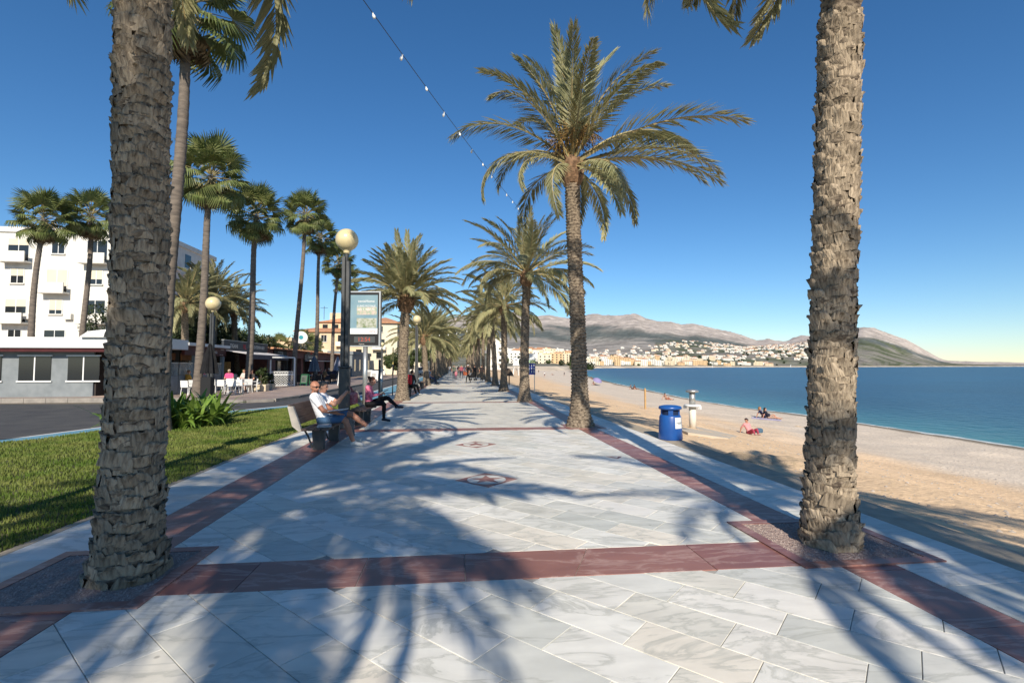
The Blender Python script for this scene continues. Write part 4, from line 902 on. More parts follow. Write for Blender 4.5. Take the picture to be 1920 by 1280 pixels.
sg.tube([hc+f_*.094+rt_*.01+up_*.02, hc+f_*.094-rt_*.01+up_*.02], .004, 5); sg.obj('sunglasses', M['black'], manp)
bd = MB(); V_, F_, _, _ = sdf_mesh([('b', hc-up_*.075+f_*.038, .05, hc-up_*.06+f_*.03, .053)], .008, cuts=[(hc-up_*.052, up_)]); put('beard', npmesh('beard', V_, F_, cm((.10,.05,.03)), True), manp)
sb = MB(); sb.box((.28,-.22,.70),(.58,.06,.712)); so_ = sb.obj('tablet', mat('tablet_white', (.6,.6,.6), rough=.3), None, loc=(BX, 10.15, .0)); so_.rotation_euler = (0, R(-6), R(-12)); tag(so_, 'thin pale tablet on the lap of the bald man', 'tablet')
nb = MB(); nb.bbox((-.02,-.17,0),(.24,.17,.035), .008); tag(nb.obj('magazine', mat('silver_cover', (.42,.43,.44), (.28,.29,.31), rough=.35, sc1=5), None, loc=(BX+.02, 9.78, .447), rot=(0,0,.2)), 'grey magazine lying on the bench beside the bald man', 'magazine')
J2 = dict(head=(-.10,.0,1.16), face=(.9,-.15,.1), neck=(-.16,.0,1.0), shL=(-.14,.19,.955), shR=(-.10,-.19,.955), elL=(.16,.2,.82), elR=(.18,-.2,.80), wrL=(.33,.06,1.0), wrR=(.33,-.06,1.0), hipL=(0,.09,.53), hipR=(0,-.09,.53), knL=(.42,.12,.54), knR=(.42,-.08,.54), anL=(.5,.12,.10), anR=(.52,-.08,.10), toL=(.66,.14,.045), toR=(.68,-.1,.045), curl=1.2)
person('grey-haired man in white shirt holding up a phone, behind the bald man', (BX-.08, 10.86, 0), 0, J2, (.78,.78,.82), (.16,.15,.14), (.6,.58,.55), hair=(.10,.085,.07), h=.0125, style='short')
ph = MB(); ph.bbox((-.006,-.04,-.075),(.006,.04,.075), .004); o = ph.obj('phone', M['black'], None, loc=(BX-.08+.42, 10.86, 1.10), rot=(0, R(-12), 0)); tag(o, 'dark phone held up by the grey-haired man', 'phone')
# woman in pink
J3 = dict(head=(.10,0,1.17), face=(.9,-.02,-.35), neck=(.02,0,1.03), shL=(.0,.17,.98), shR=(.0,-.17,.98), elL=(.08,.22,.74), elR=(.10,-.22,.74), wrL=(.32,.1,.80), wrR=(.32,-.1,.80), hipL=(0,.09,.52), hipR=(0,-.09,.52), knL=(.52,-.03,.70), knR=(.45,-.09,.54), anL=(.80,-.06,.45), anR=(.44,-.08,.10), toL=(.96,-.06,.42), toR=(.60,-.08,.045), curl=.9)
person('woman in pink top and black trousers reading on the bench, hair in a bun', (BX+.10, 14.6, 0), 0, J3, (.80,.20,.31), (.010,.010,.012), (.02,.025,.04), hair=(.075,.028,.015), h=.0125, long_sleeve=True, style='bun', stout=.93)
bk = MB(); bk.bbox((-.10,-.15,-.012),(.14,.15,.012), .004); tag(bk.obj('book', mat('book_grey', (.30,.31,.30), rough=.6), None, loc=(BX+.50, 14.6, .855), rot=(0, R(-25), 0)), 'open grey book held by the woman in pink', 'book')
bg_ = MB(); bg_.bbox((-.09,-.19,0),(.09,.19,.32), .03); bo = bg_.obj('bag_body', mat('red_print', (.36,.05,.08), (.55,.25,.25), rough=.8, sc1=14), None)
r_ = thing('shoulder_bag', 'dark pink patterned bag hanging over the bench back beside the woman', 'bag', (BX-.20, 13.95, .56), 0); bo.parent = r_; st_ = MB(); st_.tube([(0,-.12,.30),(-.06,-.06,.46),(-.08,.06,.46),(0,.12,.30)], .012, 6); st_.obj('strap', mat('bag_strap', (.2,.03,.05), rough=.7), r_)
# person with a red backpack
person('person in dark clothes with a red backpack, seated facing the path by the second lamp', (BX+.1, 27.0, 0), R(58), sit(.45, .06, .25), (.03,.03,.035), (.012,.012,.014), (.5,.5,.5), hair=(.03,.02,.015), h=.02, long_sleeve=True)
bp = thing('backpack', 'red backpack worn by the seated person by the second lamp', 'backpack', (BX+.1-.07*math.cos(R(58)), 27.0-.07*math.sin(R(58)), .62), R(58)); b = MB(); b.bbox((-.17,-.19,0),(.0,.19,.52), .05); b.obj('pack', mat('red_nylon', (.42,.012,.025), (.30,.01,.02), rough=.6, sc1=5), bp); b = MB(); b.bbox((-.235,-.14,.04),(-.172,.14,.28), .025); b.obj('pocket', MATS['red_nylon'], bp)
for s in (-1, 1): b = MB(); b.tube([(.0,s*.12,.48),(.12,s*.13,.52),(.2,s*.14,.36),(.12,s*.15,.12),(.0,s*.15,.06)], .015, 5); b.obj('strap', M['blackfabric'], bp)
# farther people on the benches and walkers
def at_px(u, v, z=0.): return G(u, v, z)
person('seated person in a blue-grey shirt on the shaded bench', (BX+.1, 44.7, 0), 0, sit(.45,.02,.1), (.28,.33,.45), (.03,.05,.12), h=.03)
person('seated person in dark red beside the one in blue-grey', (BX+.1, 45.6, 0), .1, sit(.45,-.02,.2), (.22,.06,.06), (.03,.03,.03), h=.03)
WK = [(878,718,2.9,stand(.18,.12),(.012,.012,.014),(.012,.012,.013),(.6,.6,.58),'cap','walker in black with a white cap and orange bag, near the middle of the path'),
 (851,710,-1.6,stand(.1,.06),(.13,.15,.11),(.03,.035,.05),(.06,.04,.03),'short','walker in olive jacket at the left of the crowd on the path'),
 (855,711,-1.4,stand(.1,.04),(.5,.18,.22),(.5,.12,.2),(.1,.05,.03),'long','small child in pink beside the olive-jacketed walker'),
 (860,708,1.5,stand(.14,.1),(.20,.10,.08),(.10,.10,.10),(.5,.5,.5),'short','walker in brown jacket and grey trousers in the crowd'),
 (865,709,-1.5,stand(.12,.1),(.30,.07,.10),(.04,.04,.06),(.05,.03,.02),'long','walker in red-brown top in the middle of the crowd'),
 (870,708,1.6,stand(.1,.1),(.10,.09,.14),(.05,.05,.07),(.08,.05,.03),'short','walker in dark purple top behind the white-capped walker'),
 (890,711,1.5,stand(.06,.05),(.02,.02,.022),(.02,.02,.02),(.03,.02,.015),'short','person in black pushing a pushchair by the palm row'),
 (903,714,1.2,stand(.04,.02),(.03,.02,.02),(.02,.02,.02),(.05,.03,.02),'short','person in dark clothes standing between two palm trunks'),
 (843,701,1.6,stand(.1,.1),(.62,.6,.58),(.2,.25,.32),(.3,.2,.1),'short','distant walker in white top at the far left of the path')]
for u, v, rz, J, s, t, hr, sty, lab in WK:
    p = G(u, v); person(lab, p, rz, J, s, t, hair=hr, style=sty, h=.034, group='walkers on the promenade', scl=.62 if 'child' in lab else 1., skin=SKIN)
p = G(878, 718); ob = thing('shoulder_bag', 'orange shoulder bag carried by the walker with the white cap', 'bag', (p.x-.28, p.y-.05, .72)); b = MB(); b.bbox((-.2,-.09,0),(.2,.09,.34), .05); b.obj('bag_body', mat('orange_bag', (.48,.12,.05), rough=.7), ob); b = MB(); b.tube([(-.12,0,.34),(.1,.02,.72),(.2,0,.30)], .014, 5); b.obj('strap', MATS['orange_bag'], ob)
p = G(887, 713); pc = thing('pushchair', 'dark pushchair pushed along beside the palm row', 'pushchair', p, 2.6)
b = MB(); b.extr([(-.3,.35),(.3,.30),(.38,.5),(-.12,.95),(-.32,.95)], -.2, .2); b.obj('seat', M['blackfabric'], pc); b = MB(); b.tube([(-.32,-.2,.95),(-.55,-.2,1.05),(-.55,.2,1.05),(-.32,.2,.95)], .015, 5); b.obj('handle', M['dkmetal'], pc)
for x, y in ((-.3,-.22),(-.3,.22),(.35,-.2),(.35,.2)): b = MB(); b.tube([(x,y-.02,.11),(x,y+.02,.11)], .11, 12); b.obj('wheel', M['black'], pc)
# beach people
def beach_person(u, v, rz, J, *a, **k): q = B(u, v); q.z -= .0; return person(a[0], q, rz, J, *a[1:], **k)
beach_person(1406, 814, -1.35, dict(floor_sit(), knR=(.36,-.14,.30), anR=(.50,-.14,.06), toR=(.63,-.15,.05), anL=(.46,.13,.06), toL=(.60,.15,.05)), 'person in pink top and dark cap sitting alone on the sand', (.66,.28,.28), (.35,.05,.08), (.45,.3,.25), hair=(.03,.018,.02), style='cap', h=.016, scl=.92, group='people sitting on the beach')
b = MB(); b.bbox((-.2,-.13,0),(.2,.13,.26), .05); q = B(1423, 812); tag(b.obj('beach_bag', cm((.07,.13,.19)), None, loc=q, rot=(0,0,.3)), 'blue-grey beach bag beside the person in pink', 'bag')
beach_person(1431, 783, -.6, floor_sit(), 'fair-haired person in dark blue strap top, left of the pair by the water', (.025,.03,.08), (.02,.02,.05), (.4,.25,.18), hair=(.30,.16,.07), h=.018, style='long', group='people sitting on the beach')
beach_person(1441, 785, -.35, floor_sit(), 'dark-haired person in black top, right of the pair by the water', (.018,.018,.03), (.4,.25,.18), (.4,.25,.18), hair=(.02,.012,.01), h=.018, style='long', shorts=True, group='people sitting on the beach')
q = B(1434, 786); b = MB(); b.bbox((-.9,-.55,0),(1.1,.55,.018), .006); tag(b.obj('beach_towel', cm((.45,.40,.52)), None, loc=q+Vector((0,0,.03)), rot=(0,.06,-.5)), 'pale lilac towel under the pair near the water', 'towel')
for u, v, rz, s, t, lab, J in ((1213,729,.5,(.05,.05,.06),(.05,.05,.05),'tiny person sitting in dark clothes right of the wooden post by the water',floor_sit()),(1185,730,-.4,(.08,.07,.07),(.1,.06,.05),'sunbather left of the wooden post, near the waterline',floor_sit()),(1191,730,.6,(.1,.05,.05),(.05,.05,.06),'second sunbather beside the one near the waterline',floor_sit()),
   (1114,722,.5,(.35,.2,.16),(.2,.15,.12),'reclining person left of the purple parasol on the beach',floor_sit()),(1110,711,.5,(.2,.12,.1),(.1,.08,.08),'small group member resting near the far waterline',floor_sit()),(1021,706,1.2,(.62,.6,.58),(.02,.02,.025),'beach walker in white top and black trousers',stand(.2,.1)),(1058,705,-1.2,(.06,.07,.08),(.08,.09,.10),'beach walker in dark clothes striding toward the water',stand(.3,.1)),
   (1010,699,1.,(.03,.03,.03),(.02,.02,.02),'distant beach walker in black beside the blue notice board',stand(.1,.1)),(963,692,1.,(.05,.05,.05),(.04,.04,.05),'far beach walker in dark clothes, left of a pair',stand(.1,.1)),(969,696,1.,(.06,.06,.06),(.05,.05,.05),'far beach walker in grey, right of a pair',stand(.2,.1)),(1036,703,.3,(.4,.25,.18),(.15,.1,.1),'sunbather lying between the two beach walkers',floor_sit()),(1250,750,.2,(.42,.24,.17),(.3,.1,.06),'sunbather lying beyond the blue bin',floor_sit())):
    beach_person(u, v, rz, J, lab, s, t, hair=(.06,.04,.03), h=.034 if v < 735 else .026, bare=False, shorts=True, group='people on the beach')
q = B(1117, 722); pr = thing('parasol', 'small purple parasol on the beach near the waterline', 'parasol', q); b = MB(); b.lathe([(1.0,1.15),(.75,1.45),(.35,1.65),(.02,1.72)], 10); b.obj('canopy', cm((.28,.24,.42)), pr); b = MB(); b.tube([(0,0,0),(0,0,1.7)], .02, 6); b.obj('pole', M['steel'], pr); pr.rotation_euler = (.5,.2,0)
# ================================================================== STREET FURNITURE
def lamp(x, y, label, rg_=.29, H=4.9, z=0., group='globe lamps'):
    r = thing('street_lamp', label, 'street lamp', (x, y, z), 0, group)
    b = MB(); b.bbox((-.17,-.17,0),(.17,.17,.16), .02); b.obj('base_plate', M['dkmetal'], r)
    b = MB(); b.bbox((-.125,-.125,.16),(.125,.125,1.55), .02)
    b.obj('pedestal', M['dkmetal'], r)
    for s, ax in ((-1,0),(1,0),(-1,1),(1,1)):
        b = MB()
        for w in (-.07,.07):
            lo, hi = ((s*.125-.006, w-.012, .25), (s*.125+.006, w+.012, 1.45)) if ax == 0 else ((w-.012, s*.125-.006, .25), (w+.012, s*.125+.006, 1.45)); b.box(lo, hi)
        b.obj('pedestal_rib', M['dkmetal'], r)
    b = MB(); b.bbox((-.145,-.145,1.551),(.145,.145,1.60), .012); b.obj('collar', M['dkmetal'], r)
    for i, (dx, dy) in enumerate(((-.055,-.055),(.055,-.055),(-.055,.055),(.055,.055))): b = MB(); b.bbox((dx-.046,dy-.046,1.60),(dx+.046,dy+.046,H-rg_-.28+(.12 if i in (0,2) else 0)), .012); b.obj('shaft', M['dkmetal'], r)
    b = MB(); b.tube([(0,0,1.6),(0,0,H-rg_-.02)], .045, 10); b.obj('core_tube', M['dkmetal'], r)
    b = MB(); b.lathe([(.05,H-rg_-.08),(.075,H-rg_-.06),(.10,H-rg_+.03),(.085,H-rg_+.05)], 16); b.obj('globe_holder', M['globe'], r)
    b = MB(); b.sphere((0,0,H), rg_, 32, 20); b.obj('globe', M['globe'], r, True)
    return r
lamp(-2.93, 13.2, 'tall dark lamp post with cream globe behind the two men on the bench'); lamp(-2.95, 35.4, 'lamp post with cream globe beyond the bushy palm'); lamp(-2.95, 58., 'third cream globe lamp down the street side of the promenade')
for i, y in enumerate((80,103,126)): lamp(-2.95, y, f'distant cream globe lamp, {ORD[i+3]} along the street side')
lamp(-4.95, 3.6, 'lamp on the lawn left of the view, casting a shadow on the grass')
p = AT(396, 26.2); lamp(p.x, p.y, 'globe lamp by the restaurant terrace behind the black parasol', .37, 4.9, ZP)
for i, (u, d, lab) in enumerate(((766.5,66,'slim globe lamp on the far pavement, left of the second promenade lamp'),(716,60,'globe lamp across the street, right of the advertising panel'))):
    p = AT(u, d); lamp(p.x, p.y, lab, .27, 4.2, ZP, 'globe lamps on the far pavement')
# advertising panel with clock
p = AT(682, 20.4); bb = thing('advertising_panel', 'tall silver-framed advertising panel with red digital clock on a steel post', 'billboard', (p.x, p.y, 0), -yaw)
b = MB(); b.tube([(0.06,0,0),(0.06,0,2.45)], .095, 20); b.obj('post', M['steel'], bb, True)
W2 = .69; z0, z1 = ZY(650,20.4), ZY(545.5,20.4)
b = MB()
for lo, hi in (((-W2,-.11,z0),(-W2+.06,.11,z1)),((W2-.06,-.11,z0),(W2,.11,z1)),((-W2+.06,-.11,z1-.06),(W2-.06,.11,z1)),((-W2+.06,-.11,z0),(W2-.06,.11,z0+.05))): b.box(lo, hi)
b.obj('frame', M['steel'], bb)
b = MB(); b.box((-W2+.06,-.085,z0+.05),(W2-.06,.085,z1-.06)); bk_ = b.obj('backing', M['black'], bb)
pz0 = z0+.52; pz1 = z1-.16
b = MB(); b.box((-W2+.12,-.092,pz0),(W2-.12,-.0852,pz1)); po = b.obj('poster', mat('poster_blue', (.16,.26,.31), (.20,.30,.34), rough=.4, sc1=2), bb)
b = MB(); b.box((-W2+.12,-.095,pz0+.005),(W2-.12,-.0921,pz0+.24)); b.obj('poster_foot', M['white'], po)
b = MB(); b.box((-W2+.40,-.096,pz0+.26),(W2-.16,-.0922,pz0+.66)); b.obj('landscape_picture', mat('picture_green', (.16,.20,.10), (.42,.42,.36), rough=.5, sc1=6, lo=.4, hi=.6), po)
b = MB(); b.box((-W2+.40,-.096,pz0+.80),(W2-.16,-.0922,pz0+1.12)); b.obj('town_picture', mat('picture_town', (.52,.42,.36), (.30,.36,.26), rough=.5, sc1=9, lo=.4, hi=.6), po)
rt = (R(90), 0, 0); wl = M['white']
text('poster_text', 'zeniaHome', .15, wl, po, (.10,-.096,pz1-.26), rt, .001); text('poster_text', 'LUNG ROYALE', .115, wl, po, (.10,-.096,pz1-.46), rt, .001); text('poster_text', 'LES Y VENTAS', .11, wl, po, (.10,-.096,pz1-.60), rt, .001)
text('poster_logo', 'zenia', .12, M['redletter'], po, (.36,-.097,pz0+.12), rt, .001)
b = MB(); b.box((-W2+.30,-.092,z0+.17),(W2-.22,-.0852,z0+.42)); ck = b.obj('clock_display', mat('display_grey', (.07,.075,.075), rough=.3), bb)
text('clock_digits', '12:54', .24, mat('led_red', (.40,.07,.04), emit=.12), ck, (.02,-.094,z0+.295), rt, .001)
text('maker_name', 'impursa', .07, M['letter'], bk_, (-.08,-.088,z0+.11), rt, .001)
# thin posts by the cycle lane
for u, v, top, rr, lab, m1 in ((711,752,1.98,.055,'dark signpost by the cycle lane right of the advertising panel','dkmetal'),(714.5,746,1.55,.085,'short steel bollard post beside the dark signpost','steel'),(736,744,2.7,.03,'thin pole with a yellow top by the cycle lane','dkmetal')):
    q = G(u, v, -.1); r = thing('post', lab, 'post', q, 0, 'posts by the cycle lane'); b = MB(); b.tube([(0,0,0),(0,0,top)], rr, 12); b.obj('shaft', M[m1], r, True); b = MB(); b.lathe([(rr*2.2,0),(rr*2.2,.015),(rr*1.2,.03)], 14); b.obj('foot', M[m1], r)
    b = MB(); b.lathe([(rr*1.06,top-.9 if top > 2.5 else top-.06),(rr*1.06,top+.004),(rr*.4,top+.03)], 12); b.obj('cap', mat('yellow_paint', (.55,.42,.14), rough=.5) if top > 2.5 else M[m1], r)
# string of party lights from the left palm to the second right palm
A_ = Vector((-2.6, 4.2, 7.2)); E_ = Vector((3.05, 22.3, 8.5)); pts = []
for i in range(49):
    t = i/48; q = A_.lerp(E_, t); q.z -= .2*4*t*(1-t); pts.append(q)
sl_ = thing('light_string', 'string of small white bulbs slung across the path between palms', 'string lights', (0,0,0)); b = MB(); b.tube(pts, .007, 5); b.obj('cable', M['dkmetal'], sl_)
bm_ = MB(); bm_.lathe([(.018,.0),(.022,-.05),(.04,-.09),(.045,-.13),(.03,-.17),(.005,-.185)], 10); bme = bm_.mesh('bulb', M['bulb'], True)
for i in range(1, 48, 3): put('bulb', bme, sl_, pts[i], (.3,.2,i), .62)
A2 = Vector((2.85, 31.4, 4.9)); E2 = Vector((-2.66, 41.8, 4.3)); pts = [A2.lerp(E2, i/24)-Vector((0,0,.5*4*(i/24)*(1-i/24))) for i in range(25)]
s2 = thing('light_string', 'farther string of bulbs slung between palms down the path', 'string lights', (0,0,0)); b = MB(); b.tube(pts, .008, 4); b.obj('cable', M['dkmetal'], s2)
for i in range(1, 24, 3): put('bulb', bme, s2, pts[i], (.3,.2,i), .7)
# blue bins
def blue_bin(p, label, rz=0., s=1.):
    r = thing('litter_bin', label, 'bin', p, rz, 'blue litter bins'); r.scale = (s,)*3
    b = MB(); b.lathe([(.255,0),(.262,.02),(.235,.50),(.215,.545)], 28); b.obj('body', M['bin'], r, True)
    for k in range(4): a = R(45+90*k); q = MB(); q.box((-.028,-.05,.54),(.028,.05,.68)); o = q.obj('lid_pillar', M['bin'], r, loc=(.175*math.cos(a), .175*math.sin(a), 0), rot=(0,0,a))
    b = MB(); b.lathe([(.19,.545),(.18,.56),(.18,.67),(.19,.68)], 20); b.obj('liner', mat('bin_inner', (.008,.02,.06), rough=.8), r)
    b = MB(); b.lathe([(.21,.66),(.245,.672),(.252,.70),(.235,.735),(.15,.755),(.0,.762)], 28); b.obj('lid', M['bin'], r, True)
    a0 = -math.pi/2; st = MB(); V = []; 
    for i in range(7):
        a = a0-.42+.84*i/6
        for z in (.26,.50): rr = .262-.027*(z-.02)/.48+.004; V.append((rr*math.cos(a), rr*math.sin(a), z))
    st.add(V, [(2*i, 2*i+2, 2*i+3, 2*i+1) for i in range(6)]); so_ = st.obj('sticker', M['sticker'], r)
    text('sticker_text', 'AYUNTAMIENTO\nDE ALTEA', .024, M['dkmetal'], so_, (0,-.258,.38), (R(87),0,0), .0005)
    return r
p = G(1254, 823); blue_bin((4.63, p.y, .0), 'blue litter bin with grey sticker at the edge of the beach', R(25), .98)
p = G(931, 722); blue_bin((p.x+.6, p.y, 0), 'distant blue litter bin between the palm trunks')
# foot-wash column and slab
q = B(1299, 804); r = thing('foot_shower', 'white foot-wash column with a grey top standing on the beach', 'shower', q); r.scale = (1.22,)*3
for nm, prof, m_ in (('column',[(.085,0),(.085,.55)],'white'),('tray',[(.085,.55),(.20,.56),(.20,.60),(.09,.61)],'white'),('upper_column',[(.075,.61),(.072,.9)],'steel'),('cap',[(.075,.90),(.15,.915),(.155,.95),(.11,.975),(.01,.985)],'steel')):
    b = MB(); b.lathe(prof, 22); b.obj(nm, M[m_] if nm != 'column' else mat('cream_paint', (.68,.62,.52), rough=.5), r, True)
for a in (0.6, 3.7): b = MB(); b.box((-.03,.17,.50),(.03,.23,.58)); b.obj('bracket', M['white'], r, rot=(0,0,a))
sp = [B(u, v) for u, v in ((1262,804),(1300,801),(1382,820),(1366,826),(1290,815))]
b = MB(); n = len(sp); b.add([(q.x,q.y,q.z-.3) for q in sp]+[(q.x,q.y,q.z+.06) for q in sp], [tuple(range(n)), tuple(range(2*n-1,n-1,-1))]+[(i, n+i, n+(i+1)%n, (i+1)%n) for i in range(n)]); tag(b.obj('concrete_slab', mat('concrete_pale', (.55,.47,.37), (.48,.41,.32), rough=.9, sc1=4)), 'pale concrete slab in the sand around the foot-wash column', 'slab')
q = B(1210, 767); r = thing('wooden_post', 'lone square wooden post standing in the sand', 'post', q); b = MB(); b.bbox((-.06,-.06,-.3),(.06,.06,1.62), .008); b.obj('shaft', M['tan_wood'], r); b = MB(); b.lathe([(.07,1.62),(.06,1.64),(.005,1.70)], 4); b.obj('cap', M['tan_wood'], r)
# mounds of uneven sand, their colour darkened to stand for palm shadow
def heap(u0, v0, rx, ry, h, lab, seed):
    q = B(u0, v0); V = []; n = 26
    for i in range(n+1):
        for j in range(n+1):
            x = (i/n*2-1)*rx; y = (j/n*2-1)*ry; e = max(0, 1-(x/rx)**2-(y/ry)**2); V.append((x, y, -.12+h*e**.7*(1+.6*fbm(x,y,seed,2.2,4))))
    tag(put('sand_mound', npmesh('sand_mound', V, [(i*(n+1)+j, (i+1)*(n+1)+j, (i+1)*(n+1)+j+1, i*(n+1)+j+1) for i in range(n) for j in range(n)], mat('shadow_toned_sand', (.58,.42,.27), (.40,.30,.19), rough=1, sc1=9, bump=.8), True), None, q, (0,0,-.2)), lab, 'mound')
heap(1385, 858, 1.6, .7, .16, 'low mound of uneven sand coloured dark as palm shadow beside the paving', 3); heap(1205, 804, .9, .5, .12, 'small mound of shadow-coloured sand left of the blue bin', 5); heap(1500, 800, .8, .25, .15, 'little ridge of shadow-coloured sand left of the close palm trunk', 8)
# beach notice board
p = AT(996, 30.); r = thing('notice_board', 'blue beach notice board with white pictograms behind a palm trunk', 'sign', (p.x, p.y, 0), -yaw); d = 30.
zt, zb, zc = ZY(672,d), ZY(702,d), ZY(681,d)
b = MB(); b.box((-.36,-.02,zb),(.25,.02,zc)); pn = b.obj('panel', mat('sign_blue', (.02,.035,.22), rough=.4), r); b = MB(); b.box((-.36,-.021,zc+.002),(.25,.019,zt-.09)); b.obj('header', mat('sign_yellow', (.62,.55,.16), (.25,.45,.35), rough=.5, sc1=3), r); b = MB(); b.box((-.36,-.021,zt-.088),(.25,.019,zt+.3)); b.obj('top_panel', M['white'], r)
for i in range(4):
    for j in range(3): b = MB(); x = -.29+i*.145; z = zb+.10+j*.19; b.box((x,-.026,z),(x+.05,-.0201,z+.11)); b.box((x-.015,-.026,z+.115),(x+.065,-.0201,z+.13)); b.obj('pictogram', M['white'], pn)
for x in (.2,-.3): b = MB(); b.tube([(x,.03,-.1),(x,.03,zt+.2)], .025, 8); b.obj('pole', M['steel'], r)
# hooded dark canopy beyond the palms
p = G(952, 722); r = thing('hooded_shelter', 'dark brown cone-shaped hood on two thin posts at the edge of the sand', 'shelter', p); d = 40.
b = MB(); b.lathe([(.52,.78),(.42,1.0),(.30,1.22),(.16,1.38),(.03,1.42)], 14); b.obj('hood', mat('thatch', (.10,.075,.055), (.06,.045,.035), rough=1, sc1=8, bump=.6), r)
for x in (-.12, .12): b = MB(); b.tube([(x,0,0),(x,0,1.1)], .05, 6); b.obj('post', M['black'], r)
# white lifeguard tower far up the beach
q = AT(967, 130., -.9); r = thing('lifeguard_tower', 'white lifeguard tower on the beach beyond the palms', 'tower', q)
for x, y in ((-.7,-.7),(.7,-.7),(-.7,.7),(.7,.7)): b = MB(); b.tube([(x,y,0),(x*.7,y*.7,2.6)], .09, 6); b.obj('leg', M['white'], r)
b = MB(); b.box((-.9,-.9,2.6),(.9,.9,2.75)); b.obj('platform', M['white'], r); b = MB(); b.box((-.7,-.7,2.75),(.7,.7,4.2)); b.obj('cabin', M['white'], r); b = MB(); b.lathe([(1.2,4.2),(.05,4.8)], 4); b.obj('roof', M['white'], r)
# ================================================================== RESTAURANTS
def part_box(name, lo, hi, m, parent, **k): b = MB(); b.box(lo, hi); return b.obj(name, m, parent, **k)
XF = -15.6
# A: corner restaurant with white roof and maroon fascia
r = thing('corner_restaurant', 'low white-roofed restaurant with maroon fascia and open terrace behind the white chairs', 'restaurant', (0,0,0))
part_box('back_wall', (-26,27.8,ZP),(XF-3.2,35.0,2.5), M['greywall'], r); part_box('floor', (XF-3.2,27.7,ZP),(XF,35,ZP+.03), M['pavers'], r)
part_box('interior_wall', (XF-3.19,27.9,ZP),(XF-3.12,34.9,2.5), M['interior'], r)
part_box('roof', (-26.3,27.2,2.52),(XF+.25,30.0,3.06), M['white'], r); part_box('roof_edge', (-26.3,30.0,2.78),(XF+.3,35.1,2.95), M['white'], r)
part_box('fascia', (XF-.1,30.01,2.24),(XF+.06,35.05,2.775), M['maroon'], r); part_box('fascia', (-26,27.30,2.32),(XF+.06,27.42,2.518), M['maroon'], r)
fs = [o for o in r.children if o.name.startswith('fascia')][0]
text('sign_text', 'la bocaca', .34, M['letter'], fs, (XF+.066,33.2,2.50), (R(90),0,R(90)), .004); text('sign_text', 'restaurante', .09, M['letter'], fs, (XF+.066,34.5,2.68), (R(90),0,R(90)), .003); text('sign_text', 'pizza - tapas', .09, M['letter'], fs, (XF+.066,34.4,2.34), (R(90),0,R(90)), .003)
for y in (27.9,31.2,34.7): part_box('post', (XF-.16,y,ZP),(XF+.02,y+.22,2.24), M['bluegrey'], r)
for k, (y0, y1) in enumerate(((28.15,29.6),(29.7,31.15),(31.45,33.0),(33.1,34.65))):
    part_box('windbreak_panel', (XF-.06,y0,ZP),(XF-.02,y1,1.05), M['greywall'], r); part_box('windbreak_glass', (XF-.05,y0,1.05),(XF-.03,y1,1.75), glass('clear_glass_%d' % k, (.5,.56,.56), .22), r); part_box('glass_rail', (XF-.06,y0,1.75),(XF-.02,y1,1.80), M['steel'], r)
for y0 in (28.3,31.6): part_box('wood_screen', (XF-1.0,y0,1.95),(XF-.9,y0+2.6,2.35), mat('orange_wood', (.30,.14,.06), (.2,.09,.04), rough=.7, sc1=3), r)
for k in range(8): part_box('striped_cloth', (XF-1.4,28.0+k*.16,1.1),(XF-1.36,28.15+k*.16,1.75), M['white'] if k % 2 else mat('indigo', (.03,.025,.16), rough=.8), r)
b = MB(); b.extr([(-19,3.06),(-15.9,3.06),(-16.2,3.3),(-17.4,3.5),(-18.6,3.35)], 27.0, 28.3); b.obj('arched_canopy', M['white'], r)
for k in range(4):
    x = -24.6+k*2.3; w_ = part_box('side_window', (x,27.76,.85),(x+1.5,27.81,2.1), M['dkglass'], r); part_box('window_frame', (x-.07,27.73,.78),(x+1.57,27.79,.85), M['white'], w_); part_box('window_frame', (x-.07,27.73,2.1),(x+1.57,27.79,2.17), M['white'], w_); part_box('mullion', (x+.72,27.74,.85),(x+.78,27.77,2.1), M['white'], w_)
# B: dark signboard and grey awning
r = thing('awning_restaurant', 'restaurant with dark signboard above a long grey awning', 'restaurant', (0,0,0))
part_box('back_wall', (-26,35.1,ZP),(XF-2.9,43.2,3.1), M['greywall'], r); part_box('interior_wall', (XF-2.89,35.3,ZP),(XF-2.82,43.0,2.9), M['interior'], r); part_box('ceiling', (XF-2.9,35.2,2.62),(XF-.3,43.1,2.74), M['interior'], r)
sg_ = part_box('signboard', (XF-.35,35.3,2.72),(XF-.2,43.0,3.36), M['navy'], r); part_box('sign_edge', (XF-.36,35.28,3.36),(XF-.18,43.02,3.40), M['steel'], r)
text('sign_text', 'TIGANI', .38, M['letter'], sg_, (XF-.19,36.8,3.0), (R(90),0,R(90)), .004); text('sign_text', 'A MEDITERRANEO', .34, M['letter'], sg_, (XF-.19,40.9,3.04), (R(90),0,R(90)), .004); text('sign_text', 'VL', .5, M['redletter'], sg_, (XF-.19,38.55,3.0), (R(90),0,R(90)), .004)
b = MB(); b.extr([(XF-.3,2.70),(XF+1.5,2.42),(XF+1.52,2.38),(XF-.3,2.66)], 35.4, 42.9); b.obj('awning_top', mat('awning_pale', (.62,.59,.58), (.52,.49,.49), rough=.9, sc1=2), r)
vl = part_box('awning_valance', (XF+1.50,35.4,2.08),(XF+1.525,42.9,2.40), M['greyfabric'], r); text('valance_text', 'gelats', .16, M['letter'], vl, (XF+1.53,40.4,2.24), (R(90),0,R(90)), .003)
for y in (35.4,38.6,42.8): b = MB(); b.tube([(XF+1.45,y,ZP),(XF+1.45,y,2.4)], .035, 8); b.obj('awning_post', M['dkmetal'], r)
